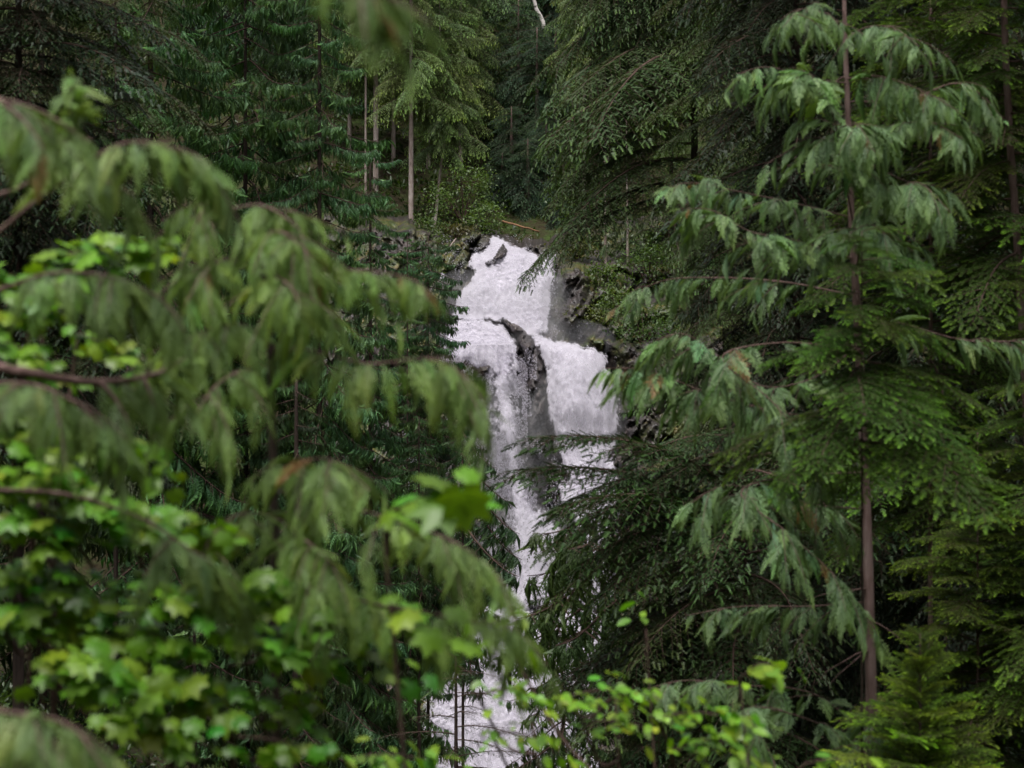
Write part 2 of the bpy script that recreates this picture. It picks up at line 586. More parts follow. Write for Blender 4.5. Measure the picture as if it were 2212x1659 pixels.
qx, qy = qgrid(700, 1560, 405, 1790, 2.6)
moss = 1 - np.exp(-(seg_dist(qx, qy, np.array([(1110, 560), (1090, 640), (1130, 720), (1110, 900), (1150, 1200)], float)) / 105) ** 4)
lip = np.interp(qx, [560, 880, 960, 1010, 1060, 1110, 1160, 1200, 1230, 1330, 1500, 1700], [430, 470, 505, 500, 498, 520, 528, 515, 505, 480, 450, 430]) + (fbm(qx / 16.0, qx * 0 + 3.3, 71, 4) - 0.5) * 34
rf = link('rock_face', qsurface(qx, qy, rock_depth(qx, qy) + 0.05 * np.clip(lip + 14 - qy, 0, 40) ** 1.4, qy > lip - 6, 'rock_face', M_ROCK, moss, False))
rf['kind'] = 'structure'

UPPER = [(1012, 548), (1040, 538), (1052, 512), (1064, 500), (1082, 506), (1106, 522), (1140, 532), (1160, 545), (1180, 532), (1200, 520), (1208, 528), (1205, 575), (1201, 630), (1196, 668), (1190, 722), (1160, 734), (1135, 724), (1085, 698), (1040, 696), (985, 698), (968, 684), (980, 640), (1000, 612), (1020, 590), (1004, 576)]
LIP = [(962, 688), (985, 676), (1040, 684), (1085, 692), (1108, 712), (1124, 745), (1130, 800), (1120, 860), (1080, 850), (1050, 815), (1010, 790), (975, 805), (950, 835), (938, 780), (954, 720)]
CHUTE = [(1016, 812), (1040, 778), (1072, 748), (1100, 738), (1122, 752), (1132, 840), (1140, 920), (1152, 1000), (1168, 1080), (1214, 1110), (1254, 1180), (1268, 1250), (1250, 1345), (1070, 1345), (1066, 1240), (1090, 1180), (1076, 1080), (1052, 1000), (1036, 900), (1024, 840)]
CORE = [(1056, 830), (1068, 790), (1092, 752), (1112, 760), (1118, 860), (1124, 940), (1134, 1020), (1160, 1090), (1210, 1130), (1240, 1200), (1240, 1320), (1096, 1320), (1100, 1200), (1098, 1100), (1086, 1000), (1072, 900)]
LOBE = [(1140, 722), (1165, 716), (1200, 724), (1250, 736), (1292, 744), (1314, 762), (1326, 800), (1340, 850), (1346, 920), (1330, 990), (1300, 1070), (1240, 1100), (1206, 1010), (1184, 930), (1172, 860), (1170, 800), (1158, 755)]
LOW = [(1000, 1300), (1300, 1300), (1320, 1420), (1290, 1560), (1310, 1690), (1300, 1780), (860, 1780), (880, 1620), (900, 1500), (950, 1400)]
FALLS = [  # outline in picture units, thickness of the sheet, width of the torn edge, how far it stands off the rock
    (UPPER, 1.0, 16, 0.75), (UPPER, 0.46, 30, 1.05), (LIP, 1.0, 18, 0.65), (LIP, 0.5, 24, 0.95), (CHUTE, 0.5, 22, 0.55), (CORE, 0.85, 20, 0.8), (CHUTE, 0.36, 30, 1.0),
    (LOBE, 1.0, 20, 0.85), (LOBE, 0.48, 34, 1.15), (LOW, 0.95, 26, 0.7), (LOW, 0.5, 34, 1.0),
    ([(850, 980), (930, 940), (965, 1040), (965, 1150), (900, 1210), (840, 1100)], 0.62, 26, 0.6),
    ([(1180, 1040), (1345, 950), (1380, 1060), (1340, 1200), (1310, 1330), (1240, 1330), (1240, 1180)], 0.8, 30, 0.7),
    ([(944, 586), (962, 578), (970, 600), (964, 640), (946, 645)], 0.7, 10, 0.35), ([(965, 600), (1010, 560), (1030, 585), (1000, 650), (975, 670)], 0.34, 20, 0.45), ([(1012, 530), (1050, 505), (1075, 520), (1050, 560), (1010, 565)], 0.36, 16, 0.5)]
for fi, (poly, cover, edge, off) in enumerate(FALLS):
    poly = np.array(poly, float)
    lo, hi = poly.min(0) - 10, poly.max(0) + 10
    qx, qy = qgrid(lo[0], hi[0], lo[1], hi[1], 2.2)
    sdist = seg_dist(qx, qy, poly, True) * np.where(inside(qx, qy, poly), 1, -1)
    sdist = sdist + (fbm(qx / 16.0, qy / 24.0, 60 + fi, 4, 0.6) - 0.5) * edge * 1.1
    puff = sum(a * (1 - np.abs(2 * vnoise(qx / sx, qy / (sx * 1.9), 80 + fi * 7 + o) - 1)) for o, (sx, a) in enumerate(((50, 0.55), (24, 0.16), (11, 0.05))))
    swell = sstep(-6, 40, sdist)
    d = base_depth(qx, qy) - off - 0.35 * swell - puff * 0.55
    me = qsurface(qx, qy, d, sdist > -2, 'waterfall', M_WATER, sstep(-2, edge, sdist))
    me.attributes['tint'].data.foreach_set('value', np.full(len(me.vertices), cover, np.float32))
    w = link('waterfall', me)
    w['kind'] = 'structure'


def build_spray():
    """Drops thrown off the falls: small shards along the way they fall."""
    P_, S_ = [], []
    zones = [  # x0,x1,y0,y1,count
        (1020, 1140, 780, 1000, 6500), (1050, 1170, 950, 1240, 9500), (1110, 1160, 740, 900, 1500), (1240, 1340, 760, 960, 2600), (950, 1040, 690, 840, 2200),
        (1150, 1205, 560, 740, 900), (955, 1012, 505, 660, 350), (1195, 1300, 680, 740, 160), (870, 1000, 900, 1230, 1800), (1160, 1330, 960, 1300, 4000), (880, 1290, 1330, 1659, 3500), (1010, 1150, 505, 560, 250)]
    for (x0, x1, y0, y1, n) in zones:
        n = int(n * 1.3)
        a = RNG.uniform(x0, x1, n * 2)
        b = RNG.uniform(y0, y1, n * 2)
        den = fbm(a / 22.0, b / 46.0, 91, 4, 0.6)
        ok = den > np.quantile(den, 0.5)
        P_.append(np.stack([a[ok], b[ok]], 1))
    q = np.concatenate(P_)
    d = np.minimum(base_depth(q[:, 0], q[:, 1]) - 0.9, rock_depth(q[:, 0], q[:, 1])) - RNG.uniform(0.02, 0.6, len(q))
    pos = np.stack([(q[:, 0] - 1106) / 2212 * FOC * d, d, (829.5 - q[:, 1]) / 2212 * FOC * d], 1)
    tv = np.array([(0, 0, 1.0), (0.5, 0, 0), (-0.3, 0.45, 0), (-0.3, -0.45, 0), (0, 0, -1.0)])
    tf = np.array([(0, 1, 2), (0, 2, 3), (0, 3, 1), (4, 2, 1), (4, 3, 2), (4, 1, 3)])
    n = len(pos)
    X = RNG.normal(0, 1, (n, 3)) * (1, 1, 0.4)
    s = np.abs(RNG.normal(0, 0.011, n)) + 0.006
    g = Geo()
    stamp(g, tv, tf, np.zeros(5), pos, X, np.array([[0, 0, 1.0]]) + RNG.normal(0, 0.35, (n, 3)), s, np.full(n, 0.5), np.zeros(n), 0)
    o = link('spray', g.mesh('spray', [M_DROP]))
    o['kind'] = 'stuff'
    o['label'] = 'white drops of spray thrown off the falls'


build_spray()


def mist():
    """Fine spray hanging in the air at the foot of the upper fall and along the chutes."""
    m, t, new, ln = nodes('mist')
    v = new('ShaderNodeVolumePrincipled')
    v.inputs['Color'].default_value = (0.95, 0.94, 0.97, 1)
    v.inputs['Density'].default_value = 0.17
    v.inputs['Anisotropy'].default_value = 0.2
    out = new('ShaderNodeOutputMaterial')
    ln(v.outputs[0], out.inputs['Volume'])
    u, w = np.meshgrid(np.linspace(0, 2 * np.pi, 25)[:-1], np.linspace(0.02, np.pi - 0.02, 13), indexing='ij')
    sph = np.stack([np.cos(u) * np.sin(w), np.sin(u) * np.sin(w), np.cos(w)], -1)
    for k, (qx_, qy_, d_, rx, ry, rz) in enumerate(((1165, 680, 100.4, 1.7, 1.2, 1.5), (1215, 735, 98.6, 1.9, 1.0, 0.8), (1000, 660, 100.6, 1.4, 1.0, 1.3), (1090, 1000, 94.2, 1.5, 1.0, 3.0), (1250, 900, 95.2, 1.7, 1.0, 2.0), (1130, 1220, 91.6, 2.2, 1.2, 2.0))):
        c = P(qx_, qy_, d_)
        V = (sph * (rx, ry, rz)).reshape(-1, 3)
        i, j = np.meshgrid(np.arange(24), np.arange(12), indexing='ij')
        a, b = i * 13 + j, ((i + 1) % 24) * 13 + j
        f = np.concatenate([np.stack([a, a + 1, b + 1], -1).reshape(-1, 3), np.stack([a, b + 1, b], -1).reshape(-1, 3)])
        top = [(0, i * 13, ((i + 1) % 24) * 13) for i in range(1, 23)]
        bot = [(12, ((i + 1) % 24) * 13 + 12, i * 13 + 12) for i in range(1, 23)]
        g = Geo()
        g.add(V, np.vstack([f, top, bot]))
        o = link('mist', g.mesh('mist', [m], True), None, tuple(c))
        o['kind'] = 'stuff'
        o['label'] = 'thin white mist hanging before the falls'


mist()

# ------------------------------------------------------------------ foliage pieces
def frond_template(seed, pairs=12, subs=4, bend=60, width=0.30, wd0=0.012):
    """A cedar spray one unit long, drooping: rachis, side fingers and their small teeth."""
    rg = np.random.default_rng(seed)
    V, F, A, Tn = [], [], [], []

    def finger(p, ang, ln, wd, z0, z1, age0, age1):
        c, s = math.cos(ang), math.sin(ang)
        b = len(V)
        mx, my = p[0] + c * ln * 0.45, p[1] + s * ln * 0.45
        V.extend([(p[0], p[1], z0), (mx - s * wd, my + c * wd, (z0 + z1) / 2), (p[0] + c * ln, p[1] + s * ln, z1), (mx + s * wd, my - c * wd, (z0 + z1) / 2)])
        A.extend([age0, (age0 + age1) / 2, age1, (age0 + age1) / 2])
        F.extend([(b, b + 1, b + 2), (b, b + 2, b + 3)])

    finger((0, 0), 0, 1.0, 0.014, 0, 0, 0, 1)
    for k in range(pairs):
        for s in (-1, 1):
            t = 0.05 + 0.93 * (k + 0.25 * (s + 1) + rg.uniform(-0.15, 0.15)) / pairs
            env = (t / 0.22) ** 0.6 if t < 0.22 else ((1 - t) / 0.78) ** 0.9 + 0.12
            ln = width * max(env, 0.16) * rg.uniform(0.8, 1.2)
            ang = s * R(44 - 20 * t + rg.uniform(-5, 5))
            z1 = -abs(rg.normal(0.05, 0.05)) * (ln / width)
            base = (t, 0)
            a0, a1 = 0.1 + 0.5 * t, 0.45 + 0.55 * t
            finger(base, ang, ln, wd0, 0, z1, a0, a1)
            for j in range(subs):
                u = (j + 0.75) / (subs + 0.6)
                bp = (t + math.cos(ang) * ln * u, math.sin(ang) * ln * u)
                for e in (-1, 1):
                    sl = ln * 0.40 * (1.1 - 0.5 * u) * rg.uniform(0.75, 1.2)
                    finger(bp, ang + e * R(30), sl, 0.0068, z1 * u, z1 * u - 0.02 * rg.random(), a0 + (a1 - a0) * u, a1)
    V = np.array(V)
    A = np.array(A)
    B = R(bend)
    x = np.clip(V[:, 0], 0, 1.2)
    ss = np.linspace(0, 1.2, 60)
    th = B * np.clip(ss, 0, 1) ** 0.75
    cx = np.concatenate([[0], np.cumsum(np.cos(th[:-1]) * (ss[1] - ss[0]))])
    cz = np.concatenate([[0], np.cumsum(-np.sin(th[:-1]) * (ss[1] - ss[0]))])
    tx = B * np.clip(x, 0, 1) ** 0.75
    h = V[:, 2] - 0.9 * V[:, 1] ** 2
    out = np.stack([np.interp(x, ss, cx) + h * np.sin(tx), V[:, 1], np.interp(x, ss, cz) + h * np.cos(tx)], 1)
    return out, np.array(F), A


FROND, FARR = [], []
for k, bd in enumerate((25, 45, 65, 80, 95, 60)):
    v, f, a = frond_template(100 + k, 13, 2, bd, 0.20 + 0.04 * (k % 3), 0.0075)
    FARR.append((v, f, a))
    g = Geo()
    g.add(v, f, 0.35 + 0.3 * RNG.random(len(v)), a, 0)
    FROND.append(g.mesh('frond', [M_CEDAR]))
LOWF = [frond_template(200 + k, 7, 1, bd, 0.19, 0.017) for k, bd in enumerate((55, 75, 95))]


def twig_template(n=8, nl=0.22, w=0.045, seed=0):
    rg = np.random.default_rng(seed)
    V, F, A = [(0, 0.012, 0), (1, 0, 0), (0, -0.012, 0)], [(0, 1, 2)], [0, 1, 0]
    for k in range(n):
        s = (k + 0.4) / n
        for e in (-1, 1):
            l = nl * (1.05 - 0.45 * s) * rg.uniform(0.85, 1.15)
            a = R(rg.uniform(48, 68))
            dx, dy, dz = math.cos(a) * l, e * math.sin(a) * l, rg.uniform(-0.1, 0.35) * l
            b = len(V)
            V.extend([(s - w, 0, 0), (s + w, 0, 0), (s + dx, dy, dz)])
            A.extend([s, s, min(1, s + 0.1)])
            F.append((b, b + 1, b + 2))
    for e in (-1, 0, 1):
        b = len(V)
        V.extend([(0.94, -w * 0.8, 0), (0.94, w * 0.8, 0), (1 + nl * 0.7, e * nl * 0.5, 0.03)])
        A.extend([1, 1, 1])
        F.append((b, b + 1, b + 2))
    return np.array(V), np.array(F), np.array(A, float)


def bushy_template(n=7, nl=0.30, w=0.07, seed=0):
    v, f, a = twig_template(n, nl, w, seed)
    c, s_ = math.cos(R(70)), math.sin(R(70))
    v2 = v.copy()
    v2[:, 1], v2[:, 2] = v[:, 1] * c - v[:, 2] * s_, np.abs(v[:, 1] * s_) * 0.7 + v[:, 2] * c
    return np.vstack([v, v2]), np.vstack([f, f + len(v)]), np.concatenate([a, a])


TW_BUSH = bushy_template(6, 0.34, 0.075, 5)
TW_FINE = twig_template(7, 0.30, 0.075, 1)
TW_COARSE = twig_template(5, 0.32, 0.10, 2)


def conifer_branch(seed, L=1.5, nsub=30, ratio=0.42, twig=0.085, gap=0.05, droop=0.25, hang=0.25, new=0.5, tmpl=None, bare=0.1, rise=0.1, r0=0.016):
    rg = np.random.default_rng(seed)
    tm = tmpl or TW_FINE
    g = Geo()
    t = np.linspace(0, 1, 14)
    wob = rg.normal(0, 0.03, 2)
    ax = np.stack([L * t * (1 - 0.12 * droop * t), L * (wob[0] * np.sin(t * 5) + wob[1] * t * t), L * (rise * t - (droop + rise) * t ** 2)], 1)
    tube(g, ax, np.linspace(r0, 0.003, 14), 5, 1)
    pos, X, sc, age, tint, up = [], [], [], [], [], []

    def row(line, tl, age_end, tn):
        d = np.linalg.norm(np.diff(line, axis=0), axis=1).sum()
        n = max(2, int(d / gap))
        T = tangents(line)
        for k in range(n):
            u = (k + rg.random()) / n
            f = u * (len(line) - 1)
            i = min(int(f), len(line) - 2)
            p = line[i] + (line[i + 1] - line[i]) * (f - i)
            tg = T[i]
            side = unit(np.cross(tg, (0, 0, 1)))
            e = 1 if k % 2 else -1
            X.append(unit(tg * 0.75 + e * side * 0.8 + np.array([0, 0, rg.normal(-0.25 * hang, 0.18)])))
            pos.append(p)
            sc.append(tl * (1.15 - 0.5 * u) * rg.uniform(0.7, 1.25))
            age.append(age_end * rg.uniform(0.5, 1) * (0.12 + 0.88 * u ** 2))
            tint.append(np.clip(tn + rg.normal(0, 0.12), 0, 1))
            up.append((rg.normal(0, 0.3), rg.normal(0, 0.3), 1.0))
        X.append(T[-1]); pos.append(line[-1]); sc.append(tl * 1.1); age.append(age_end); tint.append(tn); up.append((rg.normal(0, 0.3), rg.normal(0, 0.3), 1.0))

    T = tangents(ax)
    for k in range(nsub):
        u = bare + (1 - bare) * (k + rg.random()) / nsub
        f = u * 13
        i = min(int(f), 12)
        p = ax[i] + (ax[i + 1] - ax[i]) * (f - i)
        e = 1 if k % 2 else -1
        env = min(1, 0.45 + u * 1.6) * (1 - 0.8 * u ** 1.6)
        ln = L * ratio * env * rg.uniform(0.7, 1.2) + 0.05
        a = R(66 - 28 * u + rg.uniform(-10, 10))
        tg = T[i]
        side = unit(np.cross(tg, (0, 0, 1))) * e
        d0 = unit(tg * math.cos(a) + side * math.sin(a) + np.array([0, 0, rg.normal(0.02, 0.12)]))
        s = np.linspace(0, 1, 6)
        line = p + d0 * (s * ln)[:, None] + np.array([0, 0, -1.0]) * (hang * ln * s ** 1.7)[:, None]
        g2 = line
        tube(g, g2, np.linspace(0.005, 0.0015, 6), 3, 1)
        row(line, twig, new, rg.uniform(0.25, 0.75))
    row(ax[4:], twig, new, 0.5)
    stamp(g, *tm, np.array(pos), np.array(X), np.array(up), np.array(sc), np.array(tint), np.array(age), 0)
    return g.mesh('branch', [M_NEEDLE, M_TWIG])


def cedar_branch(seed, L=2.0, n=70, flen=0.42, droop=0.35, up_tip=0.2):
    rg = np.random.default_rng(seed)
    g = Geo()
    t = np.linspace(0, 1, 14)
    ax = np.stack([L * t, L * 0.05 * np.sin(t * 4 + rg.uniform(0, 6)), L * (-droop * t ** 1.2 + up_tip * t ** 4)], 1)
    tube(g, ax, np.linspace(0.02, 0.004, 14), 5, 1)
    T = tangents(ax)
    pos, X, up, sc, tint, age = [], [], [], [], [], []
    for k in range(n):
        u = 0.12 + 0.88 * rg.random() ** 0.8
        f = u * 13
        i = min(int(f), 12)
        p = ax[i] + (ax[i + 1] - ax[i]) * (f - i)
        side = unit(np.cross(T[i], (0, 0, 1))) * (1 if k % 2 else -1)
        off = rg.random() * 0.34 * L * (1 - u * 0.8)
        if off > 0.12:
            q = p + side * off + T[i] * off * 0.6 + np.array([0, 0, -0.25 * off])
            if rg.random() < 0.35:
                tube(g, np.linspace(p, q, 3), np.array([0.006, 0.005, 0.003]), 3, 1)
        else:
            q = p
        X.append(unit(T[i] * rg.uniform(0.2, 0.8) + side * rg.uniform(0.2, 0.7) + np.array([0, 0, rg.normal(-0.55, 0.3)])))
        pos.append(q)
        up.append((rg.normal(0, 0.35), rg.normal(0, 0.35), 1))
        sc.append(flen * rg.uniform(0.55, 1.4) * (1 - 0.25 * u))
        tint.append(np.clip(rg.normal(0.5, 0.2), 0, 1))
        age.append(rg.uniform(0.15, 1.0))
    pos, X, up, sc, tint, age = map(np.array, (pos, X, up, sc, tint, age))
    which = rg.integers(0, 3, n)
    for w in range(3):
        s = which == w
        stamp(g, *LOWF[w], pos[s], X[s], up[s], sc[s], tint[s], age[s], 0)
    return g.mesh('branch', [M_CEDAR, M_TWIG])


BR_NEAR = [conifer_branch(300 + k, 1.5, 34, 0.40, 0.085, 0.04, 0.22, 0.18, 1.0, TW_BUSH, 0.08) for k in range(5)]           # bright tips, near
BR_SAP = [conifer_branch(310 + k, 0.8, 22, 0.42, 0.07, 0.028, 0.12, 0.1, 1.0, TW_BUSH, 0.06, r0=0.008) for k in range(4)]
BR_BIG = [conifer_branch(390 + k, 3.6, 74, 0.34, 0.10, 0.05, 0.30, 0.55, 0.55, TW_FINE, 0.08, r0=0.035) for k in range(4)]
BR_DARK = [conifer_branch(320 + k, 2.2, 46, 0.38, 0.095, 0.046, 0.35, 0.45, 0.3, TW_FINE, 0.08, r0=0.022) for k in range(5)]     # broad drooping hemlock
BR_FAR = [conifer_branch(340 + k, 2.4, 36, 0.36, 0.125, 0.07, 0.30, 0.6, 0.5, TW_COARSE, 0.1, r0=0.025) for k in range(5)]        # far layered spruce
BR_HANG = [conifer_branch(360 + k, 2.0, 40, 0.30, 0.10, 0.055, 0.2, 1.3, 0.6, TW_COARSE, 0.1, r0=0.02) for k in range(5)]        # hanging twigs, light
BR_BARE = [conifer_branch(380 + k, 2.2, 26, 0.40, 0.10, 0.16, 0.12, 0.25, 0.1, TW_FINE, 0.05, r0=0.022) for k in range(3)]      # nearly bare
BR_CEDAR = [cedar_branch(400 + k, 2.0, 120, 0.44, 0.38 + 0.06 * (k % 3), 0.22) for k in range(6)]
BR_CEDARS = [cedar_branch(420 + k, 1.4, 76, 0.36, 0.45, 0.15) for k in range(4)]
BLEN = {}
for lst, L in ((BR_NEAR, 1.5), (BR_SAP, 0.8), (BR_BIG, 3.6), (BR_DARK, 2.2), (BR_FAR, 2.4), (BR_HANG, 2.0), (BR_BARE, 2.2), (BR_CEDAR, 2.0), (BR_CEDARS, 1.4)):
    for m in lst:
        BLEN[m.name] = L


def build_tree(name, label, path, r0, r1, meshes, length, count, color, span=(0.0, 1.0), pitch=(10, -18), bark=None, group=None, seed=0, front=0.0, cvar=0.18, skip=None, trunk_sides=10, face=None, crown_pow=1.0):
    """Trunk along path (base first); branches all round between the span of its height."""
    rg = np.random.default_rng(1000 + seed)
    pth = np.asarray(path, float)
    s = spline(pth, 26)
    base = s[0].copy()
    t = thing(name, label, 'tree', base, group)
    g = Geo()
    loc = s - base
    tube(g, loc, np.linspace(r0, r1, 26), trunk_sides, 0, 0.5, 0.06)
    link('trunk', g.mesh('trunk', [bark or M_BARK], True), t)
    az = rg.uniform(0, 6.28)
    for k in range(count):
        u = span[0] + (span[1] - span[0]) * (k + rg.uniform(0, 1)) / count
        f = u * 25
        i = min(int(f), 24)
        p = loc[i] + (loc[i + 1] - loc[i]) * (f - i)
        az += 2.399963 + rg.normal(0, 0.25)
        a = az
        if face is not None and rg.random() < face[2]:
            a = R(rg.uniform(face[0], face[1]))
        me = meshes[rg.integers(0, len(meshes))]
        ln = length((u - span[0]) / (span[1] - span[0] + 1e-9)) * rg.uniform(0.78, 1.18)
        pt = R(pitch[0] + (pitch[1] - pitch[0]) * (1 - (u - span[0]) / (span[1] - span[0] + 1e-9)) + rg.normal(0, 6))
        X = np.array([math.cos(a) * math.cos(pt), math.sin(a) * math.cos(pt), math.sin(pt)])
        c = np.array(color) * (1 + rg.normal(0, cvar)) * np.array([1 + rg.normal(0, 0.07), 1, 1 + rg.normal(0, 0.1)])
        o = link('branch', me, t, color=tuple(np.clip(c, 0.004, 1)))
        orient(o, X, (rg.normal(0, 0.12), rg.normal(0, 0.12), 1), ln / BLEN[me.name], p)
    return t


# colours of the kinds; some carry painted shade and haze
C_CEDAR_FAR = (0.07, 0.145, 0.072)
C_CEDAR_MID = (0.045, 0.085, 0.035)
C_HEM_SHADED = (0.012, 0.024, 0.010)  # canopy shade put into the needle colour
C_HEM_NEAR = (0.04, 0.072, 0.013)
C_SPRUCE_LIGHT = (0.105, 0.16, 0.062)
C_SPRUCE_MID = (0.062, 0.11, 0.048)  # lightened in place of haze in the distance
C_SPRUCE_DARK = (0.03, 0.06, 0.036)  # dark green made paler in place of distant haze


def upright(qx, d, top_qy, sink=0.3, lean=0.0, base_z=None):
    """Path of a trunk from the ground up to a height in the picture."""
    x = (qx - 1106.0) / 2212 * FOC * d
    zt = (829.5 - top_qy) / 2212 * FOC * d
    zb = float(ground_z(x - lean, d)) - sink if base_z is None else base_z
    return [(x - lean, d, zb), (x - lean * 0.45, d, zb + 0.5 * (zt - zb)), (x, d, zt)]


cone = lambda a, b: (lambda u: a + (b - a) * u)

# ---- trees above and behind the falls
K = 0
def far(name, label, qx, d, top, r, meshes, ln0, ln1, n, color, span=(0.25, 1.0), bark=None, group=None, lean=0.0, path=None, pitch=(12, -14), **kw):
    global K
    K += 1
    return build_tree(name, label, path or upright(qx, d, top, lean=lean), r, r * (0.35 if top < -60 else 0.1), meshes, cone(ln0, ln1), n, color, span, pitch, bark or M_BARKP, group, 50 + K, **kw)


far('conifer_tree', 'slim pale trunk with light green twigs, nearest the left lip of the falls', 888, 109, -260, 0.11, BR_HANG, 1.8, 1.0, 90, C_SPRUCE_LIGHT, (0.42, 1.0))
far('conifer_tree', 'tall light green tree with thick pale bare lower trunk behind the dark cedars', 812, 113, -300, 0.12, BR_HANG, 2.1, 1.1, 84, C_SPRUCE_LIGHT, (0.45, 1.0))
far('conifer_tree', 'thinnest pale pole of a tree just left of the thick pale trunk', 790, 112.4, -120, 0.055, BR_HANG, 0.9, 0.6, 30, C_SPRUCE_LIGHT, (0.5, 1.0))
far('conifer_tree', 'bent trunk curving out above the left lip of the falls', 955, 110, 0, 0.075, BR_HANG, 1.9, 1.2, 84, C_SPRUCE_LIGHT, (0.42, 1.0),
    path=[P(930, 545, 109.6), P(941, 470, 110), P(951, 370, 110), P(965, 265, 110), P(957, 180, 110), P(950, 60, 110), P(948, -220, 110)])
far('conifer_tree', 'layered spruce with drooping tiers right of the bent trunk', 1035, 120, -260, 0.16, BR_FAR, 3.0, 1.5, 96, C_SPRUCE_MID, (0.1, 1.0), pitch=(8, -20))
far('conifer_tree', 'light green feathery tree on the right side of the dark gap', 1262, 113, -240, 0.09, BR_HANG, 1.8, 1.1, 84, C_SPRUCE_LIGHT, (0.42, 1.0))
far('conifer_tree', 'tree with a reddish bare trunk at the top edge right of centre', 1380, 124, -320, 0.14, BR_FAR, 2.2, 1.2, 40, C_SPRUCE_DARK, (0.62, 1.0))
far('hemlock_tree', 'dim hemlock on the slope right of the two grey poles', 1450, 104, -80, 0.1, BR_BIG, 2.8, 1.6, 70, (0.04, 0.066, 0.02), (0.2, 1.0), M_BARKD)
far('hemlock_tree', 'dim hemlock hidden behind the pale cedar sprays on the right bank', 1560, 100, 60, 0.1, BR_BIG, 3.0, 1.4, 80, (0.036, 0.062, 0.02), (0.1, 1.0), M_BARKD)
far('conifer_tree', 'thin grey pole standing on the mossy rock right of the falls', 1307, 103.5, 250, 0.095, BR_HANG, 0.8, 0.6, 20, C_SPRUCE_MID, (0.5, 1.0), path=[P(1311, 640, 102.6), P(1308, 540, 103), P(1306, 250, 103)])
far('conifer_tree', 'thin grey pole beside the pole on the mossy rock', 1355, 103.5, 250, 0.095, BR_HANG, 0.9, 0.6, 20, C_SPRUCE_MID, (0.5, 1.0), path=[P(1359, 640, 102.4), P(1356, 540, 103), P(1353, 250, 103)])
far('conifer_tree', 'light green tree with hanging twigs between the thick pale trunk and the slim one', 850, 115, -240, 0.09, BR_HANG, 1.9, 1.1, 84, C_SPRUCE_LIGHT, (0.34, 1.0))
far('conifer_tree', 'light green tree just behind the bent trunk', 925, 115.5, -240, 0.09, BR_HANG, 1.9, 1.1, 84, C_SPRUCE_LIGHT, (0.34, 1.0))
far('conifer_tree', 'yellow green tree beside the tiers of the layered spruce', 995, 116, -240, 0.1, BR_HANG, 2.0, 1.1, 84, (0.09, 0.14, 0.05), (0.28, 1.0))
far('conifer_tree', 'light green tree left of the thinnest pale pole', 755, 115, -240, 0.09, BR_HANG, 2.0, 1.1, 80, (0.09, 0.14, 0.055), (0.3, 1.0))
far('conifer_tree', 'light green tree right of the feathery tree by the dark gap', 1310, 116, -240, 0.09, BR_HANG, 2.0, 1.1, 84, (0.09, 0.14, 0.05), (0.3, 1.0))
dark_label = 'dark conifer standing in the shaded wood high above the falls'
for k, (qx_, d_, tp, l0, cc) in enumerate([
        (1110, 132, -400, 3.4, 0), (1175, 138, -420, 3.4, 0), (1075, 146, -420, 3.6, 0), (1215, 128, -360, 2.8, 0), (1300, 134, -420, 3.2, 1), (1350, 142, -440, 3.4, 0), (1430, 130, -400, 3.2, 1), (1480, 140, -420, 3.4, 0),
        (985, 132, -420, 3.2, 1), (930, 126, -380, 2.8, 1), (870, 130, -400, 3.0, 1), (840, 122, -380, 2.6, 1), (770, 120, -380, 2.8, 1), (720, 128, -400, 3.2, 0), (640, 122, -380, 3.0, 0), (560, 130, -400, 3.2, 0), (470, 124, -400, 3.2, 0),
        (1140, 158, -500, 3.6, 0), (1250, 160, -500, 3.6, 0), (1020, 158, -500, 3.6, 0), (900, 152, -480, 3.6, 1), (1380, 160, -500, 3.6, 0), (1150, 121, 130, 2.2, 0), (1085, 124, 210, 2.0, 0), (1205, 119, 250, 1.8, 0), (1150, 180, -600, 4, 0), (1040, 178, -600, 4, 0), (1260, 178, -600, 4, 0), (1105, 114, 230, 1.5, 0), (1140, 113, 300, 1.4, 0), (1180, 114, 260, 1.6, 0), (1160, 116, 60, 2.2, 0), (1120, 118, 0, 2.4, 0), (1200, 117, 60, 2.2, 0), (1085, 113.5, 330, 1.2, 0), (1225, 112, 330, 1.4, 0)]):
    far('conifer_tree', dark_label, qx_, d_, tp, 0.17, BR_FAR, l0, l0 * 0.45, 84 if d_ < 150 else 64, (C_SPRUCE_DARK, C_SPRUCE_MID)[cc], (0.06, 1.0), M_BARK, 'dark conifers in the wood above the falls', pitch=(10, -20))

# ---- middle distance, left: the wall of cedars
def mid_cedar(label, qx, d, top, ln0, ln1, n, color=C_CEDAR_FAR, meshes=None, r=0.09, span=(0.05, 1.0), **kw):
    global K
    K += 1
    return build_tree('cedar_tree', label, upright(qx, d, top), r, r * 0.25, meshes or BR_CEDAR, cone(ln0, ln1), n, color, span, kw.pop('pitch', (5, -20)), M_BARKD, None, 200 + K, **kw)


